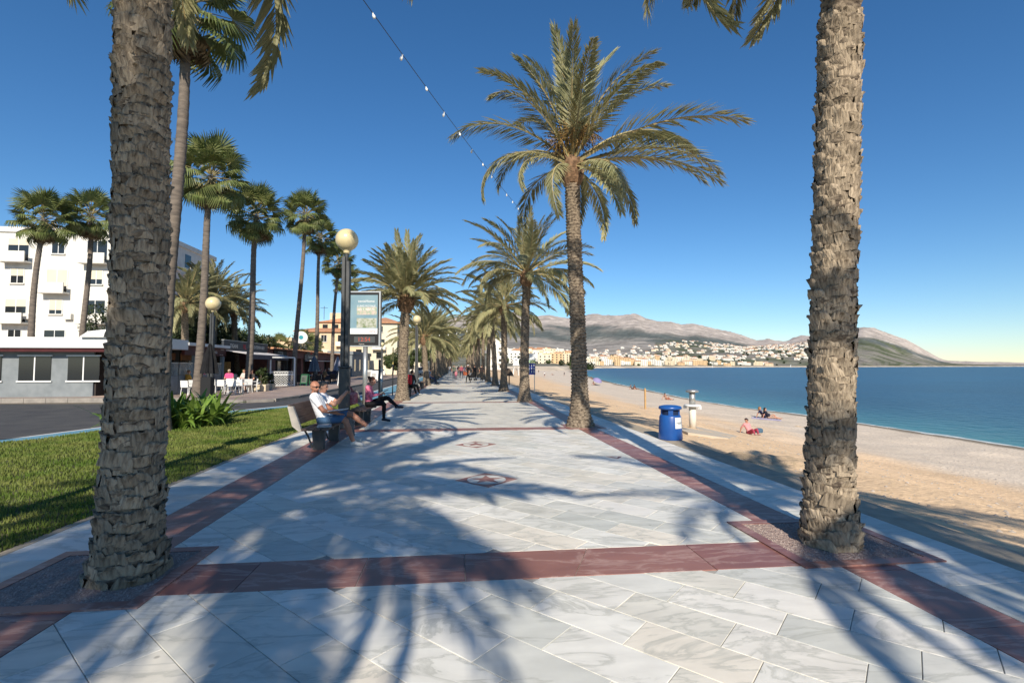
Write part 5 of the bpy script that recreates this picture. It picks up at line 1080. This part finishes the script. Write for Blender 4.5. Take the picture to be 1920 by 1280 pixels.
for y0 in (36.2,38.9,41.2): part_box('window', (XF-2.82,y0,1.0),(XF-2.79,y0+1.3,2.2), M['dkglass'], r); part_box('window_frame', (XF-2.80,y0-.12,.92),(XF-2.76,y0,2.3), M['white'], r); part_box('counter', (XF-1.9,y0,ZP),(XF-1.4,y0+1.4,1.0), M['white'], r); part_box('pale_poster', (XF-2.78,y0+.3,1.2),(XF-2.76,y0+.8,1.8), M['letter'], r)  # the posters are plain pale panels without glow
b = MB(); b.tube([(XF-1.2,38.0,ZP),(XF-1.2,38.0,1.9)], .28, 10); b.obj('menu_pillar', mat('straw', (.42,.28,.12), (.28,.17,.07), rough=.9, sc1=5), r)
# C: terracotta-roofed low restaurant
r = thing('terracotta_restaurant', 'low reddish restaurant with terracotta roof below the round white sign', 'restaurant', (0,0,0))
part_box('back_wall', (-27,43.5,ZP),(XF-1.5,72,3.0), M['brick'], r); 
for y0, y1 in ((43.5,45.4),(52.5,53.2),(58.8,61.2),(66,67)): part_box('wall', (XF-1.49,y0,ZP),(XF-.4,y1,3.0), M['brick'], r)
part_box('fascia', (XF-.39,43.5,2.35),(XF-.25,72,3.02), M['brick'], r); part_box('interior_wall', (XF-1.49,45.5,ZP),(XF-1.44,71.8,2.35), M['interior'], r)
b = MB(); b.extr([(XF+.15,3.04),(XF+.15,3.12),(-21.5,3.52),(-27.2,3.12),(-27.2,3.02)], 43.3, 72.2); b.obj('roof', M['terra'], r)
for k in range(60): b = MB(); y = 43.5+k*.48; b.tube([(XF+.16,y,3.10),(-21.4,y,3.53)], .09, 6); b.obj('roof_tile_row', M['terra'], r)
fb = part_box('sign_panel', (XF-.25,44.4,2.30),(XF-.18,47.6,2.98), M['black'], r); text('sign_text', 'COOL', .5, M['letter'], fb, (XF-.172,46.0,2.7), (R(90),0,R(90)), .004); text('sign_text', 'cafe bar', .14, M['letter'], fb, (XF-.172,46.0,2.4), (R(90),0,R(90)), .003)
ar = MB(); n = 14; ar.add([(XF-.17,52.9+4.6*i/n,2.2) for i in range(n+1)]+[(XF-.17,52.9+4.6*i/n,2.75+.42*math.sin(math.pi*i/n)) for i in range(n+1)], [(i,i+1,n+1+i+1,n+1+i) for i in range(n)]); ao = ar.obj('arched_sign', M['navy'], r); text('sign_text', 'Carola beach', .42, M['letter'], ao, (XF-.165,55.2,2.55), (R(90),0,R(90)), .004); text('sign_text', '~ playa ~', .3, M['redletter'], ao, (XF-.165,55.2,2.95), (R(90),0,R(90)), .004)
for k in range(9): part_box('window', (XF-1.43,46+k*2.8,.9),(XF-1.40,47.6+k*2.8,2.1), M['dkglass'], r)
part_box('awning_strip', (XF-.2,53.2,2.12),(XF+1.0,58.6,2.18), M['white'], r)
p = AT(570, 51.5); r = thing('round_sign', 'round white sign with a turquoise disc on a pole above the terracotta roof', 'sign', (XF-.6, p.y-.6, 3.0), 0); zc = ZY(633, 51.5)-3.0; a_ = math.atan2(-(p.y), -(XF-.6))
def disc(rad, x0, x1, m, nm): b = MB(); b.tube([(x0,0,zc),(x1,0,zc)], rad, 36); return b.obj(nm, m, r, rot=(0,0,a_))
disc(.63,-.06,.06,M['white'],'face'); disc(.30,.061,.066,mat('pale_ring', (.45,.6,.64), rough=.5),'ring'); disc(.26,.0665,.071,M['white'],'ring_gap'); disc(.21,.0715,.076,mat('turquoise', (.03,.27,.33), rough=.5),'core')
b = MB(); b.tube([(0,0,-.6),(0,0,zc-.6)], .04, 8); b.obj('pole', M['dkmetal'], r)
# closed parasols
def closed_parasol(u, d, H, w_, m, label):
    p = AT(u, d, ZP); r = thing('closed_parasol', label, 'parasol', p, 0, 'closed parasols on the terraces'); V = []; n = 16; prof = [(.03,H),(.22,H-.12),(.70,H*.72),(.95,H*.50),(1.0,H*.44)]
    b = MB(); V = [(w_*q*(1+.22*math.cos(8*2*math.pi*j/32))*math.cos(2*math.pi*j/32), w_*q*(1+.22*math.cos(8*2*math.pi*j/32))*math.sin(2*math.pi*j/32), z) for q, z in prof for j in range(32)]
    b.add(V, [(i*32+j, i*32+(j+1)%32, (i+1)*32+(j+1)%32, (i+1)*32+j) for i in range(len(prof)-1) for j in range(32)]); b.obj('folded_canopy', m, r)
    b = MB(); b.tube([(0,0,0),(0,0,H+.06)], .035, 8); b.obj('pole', M['dkmetal'], r); b = MB(); b.bbox((-.35,-.35,0),(.35,.35,.07), .02); b.obj('base', M['black'], r); return r
closed_parasol(393, 24.9, 2.75, .36, M['blackfabric'], 'black closed parasol in front of the globe lamp by the terrace')
closed_parasol(589, 43.5, 2.5, .42, mat('slate_fabric', (.13,.16,.19), (.10,.12,.15), rough=.95, sc1=3), 'slate-blue closed parasol on the terrace below the round sign'); closed_parasol(633, 50., 2.55, .36, mat('pale_fabric', (.27,.28,.34), rough=.95), 'pale lilac closed parasol by the menu board')
p = AT(390, 24.2, 0); part = thing('utility_box', 'dark cabinet at the foot of the black closed parasol', 'cabinet', (p.x,p.y,ZP)); b = MB(); b.bbox((-.24,-.2,0),(.24,.2,1.05), .02); b.obj('case', M['black'], part)
# white chairs and tables
def chair_proto(label):
    r = thing('cafe_chair', label, 'chair', (0,0,0), 0, 'white terrace chairs')
    b = MB(); b.bbox((-.22,-.22,.42),(.22,.22,.45), .01); b.obj('seat', M['white'], r)
    b = MB(); b.extr([(-.25,.44),(-.21,.44),(-.25,.80),(-.29,.80)], -.22, .22); b.obj('backrest', M['white'], r)
    for sx, sy in ((-1,-1),(-1,1),(1,-1),(1,1)): b = MB(); b.tube([(sx*.20,sy*.20,.43),(sx*.24,sy*.23,0)], .017, 6); b.obj('leg', M['white'], r)
    for sy in (-1,1): b = MB(); b.tube([(-.25,sy*.24,.62),(.0,sy*.25,.64),(.18,sy*.24,.63),(.21,sy*.22,.44)], .015, 6); b.obj('armrest', M['white'], r)
    return r
def table(p, label, rz=0.):
    r = thing('cafe_table', label, 'table', p, rz, 'white terrace tables'); b = MB(); b.bbox((-.38,-.38,.71),(.38,.38,.74), .008); b.obj('table_top', M['white'], r); b = MB(); b.tube([(0,0,.03),(0,0,.71)], .03, 10); b.obj('column', M['white'], r); b = MB(); b.lathe([(.26,0),(.26,.02),(.04,.05)], 18); b.obj('foot', M['white'], r)
ch0 = None
CH = [(417,738,1.5,'white terrace chair nearest the black parasol'),(437,738.5,1.65,'white terrace chair second right of the black parasol'),(452,737,1.4,'white terrace chair third right of the black parasol'),(463,735,2.2,'white terrace chair in front of the woman in white'),(473,734.5,3.6,'white terrace chair under the man in dark T-shirt'),(352,741,1.3,'white terrace chair at the left edge by the man in yellow'),(367,739,1.0,'white terrace chair just left of the black parasol'),(428,734,-1.5,'white terrace chair behind the table of the man in pink'),(446,730,-1.7,'white terrace chair under the woman in white'),(482,731,2.9,'white terrace chair beside the cream planter'),(404,736,1.2,'white terrace chair half hidden by the black parasol')]
for i, (u, v, rz, lab) in enumerate(CH):
    p = G(u, v, ZP+.006)
    if i == 0: ch0 = chair_proto(lab); o = ch0
    else: o = copy_tree(ch0); o['label'] = lab
    o.location = p; o.rotation_euler = (0,0,rz)
p = G(432, 735.5, ZP); table((p.x-.2,p.y+.5,ZP+.006), 'white table of the man in pink on the terrace', .1); p = G(456, 733.5, ZP); table((p.x,p.y+.6,ZP+.006), 'white table of the woman in white on the terrace', .2); p = G(355, 738.5, ZP); table((p.x,p.y+.7,ZP+.006), 'white table at the left edge of the terrace')
def cafe(u, v, dz, rz, lab, *a, **k): p = G(u, v, ZP); p.z = ZP; p.y += dz; person(lab, p, rz, sit(.45,.02,0,'table'), *a, h=.024, group='customers on the terrace', **k)
cafe(417,733,.9,-1.4,'man in bright pink shirt and pale cap at a white table',(.72,.10,.26),(.1,.12,.2),hair=(.55,.45,.33),style='cap',stout=1.15)
cafe(446,731,1.0,-1.9,'woman in white top and sunglasses on the terrace',(.68,.62,.58),(.3,.25,.25),hair=(.12,.06,.03),style='long')
person('man in dark grey T-shirt sitting at the right end of the white tables', (G(471,734,ZP).x, G(471,734,ZP).y+.1, ZP), -2.2, sit(.45,.0,0), (.055,.05,.045), (.05,.05,.06), hair=(.09,.05,.03), h=.024, shorts=True, group='customers on the terrace')
cafe(347,738,.2,.9,'man in yellow shirt at the left edge of the terrace',(.62,.32,.05),(.1,.1,.12),hair=(.20,.09,.04))
for i, (u, d, c, lab) in enumerate(((617,47,(.03,.03,.04),'white-haired customer in dark clothes left of the menu board'),(600,46,(.12,.03,.03),'customer in dark red at the terrace below the round sign'),(609,44,(.30,.18,.09),'customer in tan by the green board terrace'),(627,50,(.04,.05,.09),'customer in navy beside the lilac parasol'))):
    p = AT(u, d, ZP); person(lab, p, -1.2+i, sit(.45,0,0,'table'), c, (.04,.04,.05), hair=(.5,.48,.45) if i == 0 else (.06,.04,.03), h=.034, group='customers on the terrace')
for i, (u, d) in enumerate(((575,44.5),(586,46),(603,45.5),(616,48.5),(468,37.5),(482,39.),(506,41.))):
    p = AT(u, d, ZP); table((p.x,p.y,ZP+.006), f'white table on the shaded terraces, {ORD[i]} from the round sign', .3*i)
# dark wicker chairs and small tables farther along
wk = None
for i, (u, d) in enumerate(((560,40),(566,41.5),(583,42),(598,43),(612,42.5),(622,46),(606,48),(592,49),(578,48))):
    p = AT(u, d, ZP)
    if wk is None:
        wk = thing('dark_chair', '', 'chair', p, 0, 'dark terrace chairs'); m_ = mat('dark_wicker', (.035,.025,.02), (.06,.04,.03), rough=.8, sc1=20); b = MB(); b.bbox((-.24,-.24,.36),(.24,.24,.45), .02); b.obj('seat', m_, wk); b = MB(); b.extr([(-.26,.45),(-.19,.45),(-.27,.86),(-.31,.86)], -.24, .24); b.obj('backrest', m_, wk)
        for sx, sy in ((-1,-1),(-1,1),(1,-1),(1,1)): b = MB(); b.tube([(sx*.21,sy*.21,.38),(sx*.22,sy*.22,0)], .02, 6); b.obj('leg', m_, wk)
        o = wk
    else: o = copy_tree(wk)
    o.location = p; o.rotation_euler = (0,0,i*1.7); o['label'] = f'dark wicker chair on the shaded terrace, {ORD[i]} from the trellis'
# white trellis panel
p = AT(530, 38., ZP); r = thing('trellis', 'white diagonal trellis screen with tall end posts on the terrace', 'trellis', p, R(35)); w_, h_ = 1.75, 1.12
for x in (-w_/2, w_/2): part_box('post', (x-.05,-.05,0),(x+.05,.05,2.2), M['white'], r)
part_box('top_beam', (-w_/2,-.04,2.2),(w_/2,.04,2.28), M['white'], r); part_box('rail', (-w_/2+.05,-.02,h_),(w_/2-.05,.02,h_+.05), M['white'], r); part_box('rail', (-w_/2+.05,-.02,.06),(w_/2-.05,.02,.11), M['white'], r); part_box('rail', (-w_/2+.05,-.021,h_*.78),(w_/2-.05,.021,h_*.86), M['white'], r)
n = 15
for k in range(n):
    for s, yo in ((1,.004),(-1,-.004)):
        x0 = -w_/2-h_+k*(w_+h_)/n; a = (x0, .1) if s > 0 else (x0+h_, .1); e = (x0+h_, .1+h_) if s > 0 else (x0, .1+h_)
        t0 = max(0, (-w_/2-min(a[0],e[0]))/h_); t1 = min(1, (w_/2-min(a[0],e[0]))/h_)
        if t1 > t0:
            if s > 0: q0 = (a[0]+t0*h_, .1+t0*(h_-.1)); q1 = (a[0]+t1*h_, .1+t1*(h_-.1))
            else: q0 = (e[0]+t0*h_, .1+(1-t0)*(h_-.1)); q1 = (e[0]+t1*h_, .1+(1-t1)*(h_-.1))
            b = MB(); b.tube([(q0[0],yo,q0[1]),(q1[0],yo,q1[1])], .014, 4); b.obj('lath', M['white'], r)
# potted plants, boards
def planter(u, v, s, lab, m='leaf', seed=1):
    p = G(u, v, ZP); r = tree('potted_shrub', lab, (p.x,p.y,ZP), 1.5*s, .42*s, .55*s, M[m], seed, 900, .10, 14, False, 'potted shrubs on the terrace', 'potted plant')
    b = MB(); b.bbox((-.4*s,-.3*s,0),(.4*s,.3*s,.42*s), .02); b.obj('planter', mat('cream_pot', (.55,.46,.33), rough=.8), r); t = MB(); t.tube([(0,0,.4*s),(0,0,1.0*s)], .03, 6); t.obj('stem', M['bark'], r)
planter(489,733,1.0,'leafy shrub in a cream planter right of the seated man',seed=11); planter(456,728,.9,'flowering shrub behind the woman in white',seed=12); planter(505,728,.8,'reddish shrub in a pot beside the trellis','darkleaf',13)
def aboard(u, v, w_, h_, m, face, lab, rz=-.3):
    p = G(u, v, ZP); r = thing('menu_board', lab, 'sign', (p.x,p.y,ZP), rz, 'A-frame menu boards')
    for s in (-1,1):
        b = MB()
        for lo, hi in (((-w_/2,-.02,0),(-w_/2+.06,.02,h_)),((w_/2-.06,-.02,0),(w_/2,.02,h_)),((-w_/2+.06,-.02,h_-.1),(w_/2-.06,.02,h_)),((-w_/2+.06,-.02,.18),(w_/2-.06,.02,.26))): b.box(lo, hi)
        b.obj('frame', m, r, loc=(0,s*.24,0), rot=(s*.17,0,0)); b = MB(); b.box((-w_/2+.06,-.012,.26),(w_/2-.06,.012,h_-.1)); o = b.obj('board', face, r, loc=(0,s*.24,0), rot=(s*.17,0,0))
        if s < 0:
            for k in range(7): part_box('menu_line', (-w_/2+.12,-.016,.36+k*(h_-.6)/7),(w_/2-.14-.07*(k%3),-.0121,.39+k*(h_-.6)/7), M['dkmetal'] if face is M['white'] or face.name.startswith('menu') else M['letter'], o)
mp_ = mat('menu_grey', (.45,.44,.41), (.3,.3,.3), rough=.6, sc1=14)
aboard(643,722,.72,1.38,M['white'],mp_,'white A-frame menu board behind the man holding a phone'); aboard(572,723,.62,.95,mat('green_frame',(.02,.10,.05),rough=.5),mat('menu_dark',(.10,.13,.11),rough=.6),'green-topped board standing on the terrace'); aboard(692,713,.75,1.15,M['white'],mp_,'white menu board right of the advertising panel post'); aboard(703,713.5,.85,1.1,M['white'],M['white'],'wide white board beside the street, left of the dark signpost')
# ================================================================== BUILDINGS BEHIND
rgw = random.Random(31)
def block(name, label, lo, hi, m, floors, fm=None, balcony=False, roof=None, side=True, wf=3.2, parts=True, group=None):
    r = thing(name, label, 'building', (0,0,0), 0, group); x0, y0, z0 = lo; x1, y1, z1 = hi
    part_box('wall', lo, hi, m, r); fh = (z1-z0)/floors; gm = M['dkglass']
    if roof == 'flat': part_box('parapet', (x0-.15,y0-.15,z1),(x1+.15,y1+.15,z1+.5), m, r)
    if roof == 'tile':
        b = MB(); ov = .5; xm = (x0+x1)/2; ym = (y0+y1)/2; b.add([(x0-ov,y0-ov,z1),(x1+ov,y0-ov,z1),(x1+ov,y1+ov,z1),(x0-ov,y1+ov,z1),(x0-ov,y0-ov,z1+.2),(x1+ov,y0-ov,z1+.2),(x1+ov,y1+ov,z1+.2),(x0-ov,y1+ov,z1+.2),(x0+3,ym,z1+1.7),(x1-3,ym,z1+1.7)], [(3,2,1,0),(0,1,5,4),(1,2,6,5),(2,3,7,6),(3,0,4,7),(4,5,9,8),(5,6,9),(6,7,8,9),(7,4,8)]); b.obj('roof', M['terra'], r)
    for f in range(floors):
        z = z0+f*fh
        n = max(1, int((x1-x0)/wf))
        for i in range(n):
            cx = x0+(i+.5)*(x1-x0)/n
            if balcony and i % 2 == f % 2:
                w_ = part_box('window', (cx-.9,y0-.02,z+.1),(cx+.9,y0+.02,z+fh*.78), gm, r); part_box('balcony', (cx-1.2,y0-.9,z-.08),(cx+1.2,y0-.02,z+.06), m, r); part_box('balustrade', (cx-1.2,y0-.9,z+.06),(cx+1.2,y0-.8,z+.95), M['whitewall'], r)
            else:
                w_ = part_box('window', (cx-.55,y0-.02,z+fh*.32),(cx+.55,y0+.02,z+fh*.78), gm, r); part_box('sill', (cx-.65,y0-.14,z+fh*.28),(cx+.65,y0-.021,z+fh*.32), M['whitewall'], w_)
            if x1-x0 > 9 and y0 < 70 or rgw.random() < .4:
                bw = .9 if balcony and i % 2 == f % 2 else .55; zb = z+(.1 if bw > .6 else fh*.32); zt_ = z+fh*.78
                part_box('frame', (cx-bw-.06,y0-.05,zb),(cx-bw,y0+.01,zt_), M['white'], w_); part_box('frame', (cx+bw,y0-.05,zb),(cx+bw+.06,y0+.01,zt_), M['white'], w_); part_box('mullion', (cx-.03,y0-.04,zb),(cx+.03,y0-.021,zt_), M['white'], w_)
                if rgw.random() < .6: part_box('blind', (cx-bw,y0-.035,zt_-(zt_-zb)*rgw.uniform(.2,.8)),(cx+bw,y0-.0215,zt_), M['palecream'], w_)
                if rgw.random() < .25: part_box('air_conditioner', (cx+.9,y0-.35,z+.4),(cx+1.6,y0-.02,z+.95), M['letter'], r)
        if side:
            n = max(1, int((y1-y0)/wf))
            for i in range(n):
                cy = y0+(i+.5)*(y1-y0)/n; w_ = part_box('window', (x1-.02,cy-.6,z+fh*.3),(x1+.02,cy+.6,z+fh*.8), gm, r)
                if balcony: part_box('balcony', (x1+.02,cy-1.1,z-.06),(x1+.9,cy+1.1,z+.06), m, r); part_box('balustrade', (x1+.8,cy-1.1,z+.06),(x1+.9,cy+1.1,z+.9), M['whitewall'], r)
    return r
bA = block('apartment_block', 'cream apartment block with terracotta roofs behind the advertising panel', (-34,108,-.2),(-15.2,124,8.8), M['cream'], 3, balcony=True, roof='tile')
part_box('upper_storey', (-31,113,9),(-16.5,122,11.3), M['cream'], bA); b = MB(); b.extr([(-31.5,11.3),(-16,11.3),(-23,12.6)], 112.5, 122.5); b.obj('upper_roof', M['terra'], bA); part_box('lift_tower', (-29,115,12),(-25,119,13.6), M['cream'], bA); b = MB(); b.tube([(-30,114,12),(-30,114,15)], .06, 5); b.tube([(-30.8,114,14.6),(-29.2,114,14.6)], .04, 4); b.obj('antenna', M['dkmetal'], bA)
for k in range(6): part_box('upper_window', (-30+k*2.3,112.96,9.6),(-28.9+k*2.3,113.0,10.8), M['dkglass'], bA)
block('apartment_block', 'pale building with balconies seen between the panel and the bushy palm', (-17.5,92,-.2),(-11.2,106,9.4), M['palecream'], 4, balcony=True, roof='tile')
block('low_house', 'plain cream house wall behind the short fan palms', (-34,74,-.2),(-24,90,5.2), M['cream'], 2, roof='flat', wf=6)
block('low_house', 'long low cream wall left of the round white sign', (-40,60,-.2),(-27,72,4.6), M['cream'], 1, roof='flat', wf=9)
block('shop_building', 'grey and white shop building at street level right of the panel post', (-19,75,-.2),(-15.6,90,3.3), M['greywall'], 1, roof='flat')
block('apartment_block', 'cream building behind the second lamp post', (-14.5,128,-.2),(-9.8,150,10.5), M['palecream'], 4, balcony=True, roof='flat'); block('apartment_block', 'far cream building at the end of the street', (-16,160,-.2),(-9.6,190,8.5), M['cream'], 3, roof='tile')
block('apartment_block', 'white apartment block with balconies behind the dark trees at left', (-44,52,-.2),(-30,64,14.5), M['whitewall'], 5, balcony=True, roof='flat'); block('apartment_block', 'white block at the far left edge beyond the side street', (-75,44,-.2),(-48,58,13.), M['whitewall'], 4, balcony=True, roof='flat')
p = AT(930, 240.); block('white_tower_block', 'white block of flats seen between the seaside palm trunks', (p.x-3,p.y,-.2),(p.x+4,p.y+10,14.5), M['whitewall'], 5, balcony=True, roof='flat', wf=2.4)
# parked cars
def car(p, rz, label, body=(.72,.72,.72)):
    r = thing('parked_car', label, 'car', p, rz, 'white cars parked on the street'); bm = mat('car_white', body, rough=.25, coat=.6)
    lower = [(-2.1,.32),(-2.15,.6),(-2.08,.88),(-1.2,.98),(1.0,.98),(1.95,.82),(2.12,.62),(2.1,.32)]
    b = MB(); b.extr(lower, -.86, .86); b.obj('body', bm, r)
    b = MB(); V = [(-2.0,-.80,.97),(1.05,-.80,.97),(.35,-.66,1.48),(-1.55,-.66,1.50),(-2.0,.80,.97),(1.05,.80,.97),(.35,.66,1.48),(-1.55,.66,1.50)]; b.add(V, [(0,1,2,3),(4,7,6,5),(1,5,6,2),(0,3,7,4),(3,2,6,7)]); b.obj('cabin', bm, r)
    for s in (-1,1):
        b = MB(); y = lambda z: s*(.80-.14*(z-.97)/.52+.006); b.add([(-1.75,y(1.02),1.02),(.85,y(1.02),1.02),(.32,y(1.42),1.42),(-1.5,y(1.42),1.42)], [(0,1,2,3)]); b.obj('side_window', M['dkglass'], r)
        for x in (-1.3,1.3):
            b = MB(); b.tube([(x,s*.70,.33),(x,s*.89,.33)], .33, 20); w_ = b.obj('tyre', M['black'], r); b = MB(); b.tube([(x,s*.885,.33),(x,s*.90,.33)], .19, 14); b.obj('rim', M['steel'], w_)
        b = MB(); b.bbox((1.98,s*.62-.17,.62),(2.125,s*.62+.17,.76), .01); b.obj('headlight', M['bulb'], r); b = MB(); b.bbox((-2.165,s*.68-.1,.62),(-2.05,s*.68+.1,.85), .01); b.obj('tail_light', M['redletter'], r)
    b = MB(); b.add([(1.06,-.72,1.0),(1.06,.72,1.0),(.385,.60,1.45),(.385,-.60,1.45)], [(0,1,2,3)]); b.obj('windscreen', M['dkglass'], r); b = MB(); b.add([(-2.005,-.7,1.02),(-2.005,.7,1.02),(-1.6,.6,1.45),(-1.6,-.6,1.45)], [(3,2,1,0)]); b.obj('rear_window', M['dkglass'], r)
p = AT(742, 92, ZP); car(p, R(20), 'white car parked left of the second lamp post'); p = AT(793, 96, -.1); car(p, R(80), 'white car between the second lamp post and a palm trunk')
# ================================================================== THE FAR TOWN, VILLAS, BOATS
def far_block(u, d, w_, h_, dp, m, lab, fl=4, roof='flat', grp='buildings of the far town', z=None):
    p = AT(u, d); zz = (HT(u, d) if d > dS(u)+40 else 1.0)-.6 if z is None else z; r = thing('town_building', lab, 'building', (p.x,p.y,zz), -yaw-math.atan((u-960)/F)*.6, grp)
    b = MB(); b.box((-w_/2,0,0),(w_/2,dp,h_)); b.obj('wall', m, r); b = MB()
    for f in range(fl):
        n = max(2, int(w_/4.2))
        for i in range(n): x = -w_/2+(i+.5)*w_/n; z = 1.2+f*(h_-1)/fl; b.box((x-.8,-.06,z),(x+.8,.0,z+1.5))
    tag(b.obj('windows', M['dkglass'], r), kind='stuff')
    b = MB()
    if roof == 'tile': b.add([(-w_/2-.5,-.5,h_),(w_/2+.5,-.5,h_),(w_/2+.5,dp+.5,h_),(-w_/2-.5,dp+.5,h_),(-w_/2+2,dp/2,h_+2.2),(w_/2-2,dp/2,h_+2.2)], [(0,1,5,4),(1,2,5),(2,3,4,5),(3,0,4),(3,2,1,0)]); b.obj('roof', M['terra'], r)
    else: b.box((-w_/2+1,1,h_),(-w_/2+5,4,h_+2.2)); b.obj('roof_house', m, r)
rgt = random.Random(12); CR = [M['whitewall'], M['palecream'], M['whitewall'], mat('sand_render', (.66,.54,.38), rough=.9), mat('ochre_render', (.60,.42,.24), rough=.9)]
town = []
for i in range(26): town.append((952+i*6.2+rgt.uniform(-2,2), rgt.uniform(560,700) if i < 17 else rgt.uniform(900,1000)))
for i in range(26): town.append((950+i*6.4+rgt.uniform(-3,3), rgt.uniform(760,1150) if i < 16 else rgt.uniform(1050,1300)))
for i in range(34): u = 1115+i*10+rgt.uniform(-4,4); town.append((u, dS(u)+rgt.uniform(70,170)))
for i in range(34): u = 1115+i*7.5+rgt.uniform(-4,4); town.append((u, dS(u)+rgt.uniform(240,520)))
town.sort(key=lambda q: q[0])
cn = ['white', 'cream', 'white', 'sandy', 'ochre']; plan = []; seen = {}
for u, d in town:
    wd = rgt.uniform(13,30); h = rgt.uniform(8,15) if d < 1100 else rgt.uniform(8,17); ci = rgt.randrange(5); rf = 'tile' if rgt.random() < .3 else 'flat'
    key = f"{'wide' if wd > 21 else 'narrow'} {'tall' if h > 11.5 else 'low'} {cn[ci]} {'tile-roofed' if rf == 'tile' else 'flat-roofed'} building in the {'far beach town' if u < 1110 else 'town across the bay'}"
    seen[key] = seen.get(key, 0)+1; plan.append((u, d, wd, h, ci, rf, key, seen[key]))
for u, d, wd, h, ci, rf, key, k in plan:
    lab = key if seen[key] == 1 else f'{key}, {ORD[k-1]} such from the left'
    far_block(u, d, wd, h, rgt.uniform(9,14), CR[ci], lab, max(2, int(h/3)), rf, 'buildings of the far seaside town' if u < 1110 else 'buildings of the town strip across the bay')
def villa_mesh(k):
    b = MB(); rg = random.Random(k)
    b.box((-6,-4,-3),(6,4,5.5), 0); b.box((2,-6.5,-3),(8.5,2,3.2), 0)
    b.add([(-6.5,-4.5,5.5),(6.5,-4.5,5.5),(6.5,4.5,5.5),(-6.5,4.5,5.5),(-2.5,0,7.4),(2.5,0,7.4)], [(0,1,5,4),(1,2,5),(2,3,4,5),(3,0,4)], 1)
    for x in (-4,-1): b.box((x,-4.06,1.5),(x+1.6,-4.0,3.6), 2)
    return b.mesh('villa', [CR[k % 3 if k < 3 else 0], M['terra'] if k != 2 else M['whitewall'], M['dkglass']])
VM = [villa_mesh(k) for k in range(4)]; nv = 0; cand = []
while len(cand) < 620:
    u = rgt.choice((rgt.uniform(1105,1525), rgt.uniform(1240,1525), rgt.uniform(1330,1560))); s = dS(u); d = s+280+rgt.random()**.9*3000*(1 if u > 1250 else .5)
    q = AT(u, d); z = HT(u, d); y = HY-(z-EYE)/d*F
    if y < 640 or fbm(q.x, q.y, 30, .003, 3) < -.3: continue
    cand.append((rgt.uniform(.8,1.7), q.x, q.y, z, rgt.uniform(-.7,.5), rgt.randrange(4), d))
cand.sort(key=lambda c: -c[0]/c[6]); rv = MB()
for i, (s, x, y, z, rz, k, d) in enumerate(cand):
    if i < 300: o = put('villa', VM[k], None, (x,y,z), (0,0,rz), s); tag(o, 'small white villa on the hillside across the bay', 'house', 'villas scattered on the hillside across the bay')
    else:
        me = VM[k]; mt = Matrix.Translation((x,y,z)) @ Matrix.Rotation(rz,4,'Z') @ Matrix.Scale(s,4); kk = len(rv.v); rv.v += [tuple(mt @ v.co) for v in me.vertices]; rv.f += [tuple(j+kk for j in p.vertices) for p in me.polygons]; rv.m += [p.material_index for p in me.polygons]
tag(rv.obj('far_villas', [CR[0], M['terra'], M['dkglass']]), 'mass of the tiniest white villas high on the far hillside', 'houses', kind='stuff')
rs = np.random.RandomState(4); tv = []
def blob_mesh(seed):
    rs = np.random.RandomState(seed); N = 260; d = rs.normal(size=(N,3)); d /= np.linalg.norm(d,axis=1)[:,None]; p = d*rs.uniform(.6,1.0,N)[:,None]*np.array([4.5,4.5,3.6])*(1+.25*np.sin(d[:,:1]*5+d[:,1:2]*4))+np.array([0,0,4.2]); a = rs.normal(size=(N,3)); a /= np.linalg.norm(a,axis=1)[:,None]; b = np.cross(a, d); v = np.stack([p-a*.9, p+b*.7, p+a*.9, p-b*.7], 1).reshape(-1,3)
    return npmesh('crown', v, np.arange(4*N).reshape(-1,4), M['darkleaf'] if seed % 2 else M['leaf'])
BLB = [blob_mesh(i) for i in range(4)]; tk = MB(); tk.tube([(0,0,-1),(0,0,3)], .3, 5); tkm = tk.mesh('trunk', M['bark'])
for i in range(150):
    if i < 55: u = rgt.uniform(945,1108); d = rgt.uniform(520,900); lab = 'tree among the buildings of the far seaside town'; g = 'trees in the far seaside town'
    else: u = rgt.uniform(1095,1520); d = dS(u)+rgt.uniform(60,900); lab = 'tree between the houses across the bay'; g = 'trees across the bay'
    q = AT(u, d); r = thing('town_tree', lab, 'tree', (q.x,q.y,HT(u,d)-.3), rgt.random()*6, g); s = rgt.uniform(.7,1.4); r.scale = (s,s,s*rgt.uniform(.8,1.1)); put('crown', BLB[i%4], r); put('trunk', tkm, r)
for u, d, s, lab in ((1483,1500,1.,'small white sailing boat far out on the bay, nearest the close palm trunk'),(1336,1250,.7,'tiny white boat moored near the town strip')):
    q = AT(u, d, SEA); r = thing('sailing_boat', lab, 'boat', q, .4, 'boats on the bay'); r.scale = (s,)*3; b = MB(); b.add([(-4,-1.2,.8),(3,-1.2,.8),(5,0,1.),(3,1.2,.8),(-4,1.2,.8),(-3.5,-.7,-.3),(3,0,-.3),(-3.5,.7,-.3)], [(0,1,2,3,4),(0,5,6,1),(1,6,2),(2,6,3),(3,6,7,4),(4,7,5,0),(5,7,6)]); b.obj('hull', M['white'], r); b = MB(); b.tube([(0,0,.8),(0,0,11)], .1, 5); b.obj('mast', M['steel'], r); b = MB(); b.add([(-.1,.0,1.5),(-3.6,.25,1.6),(-.1,0,10.5),(-.1,.05,1.5),(-3.6,.3,1.6),(-.1,.05,10.5)], [(0,1,2),(5,4,3)]); b.obj('sail', M['white'], r)
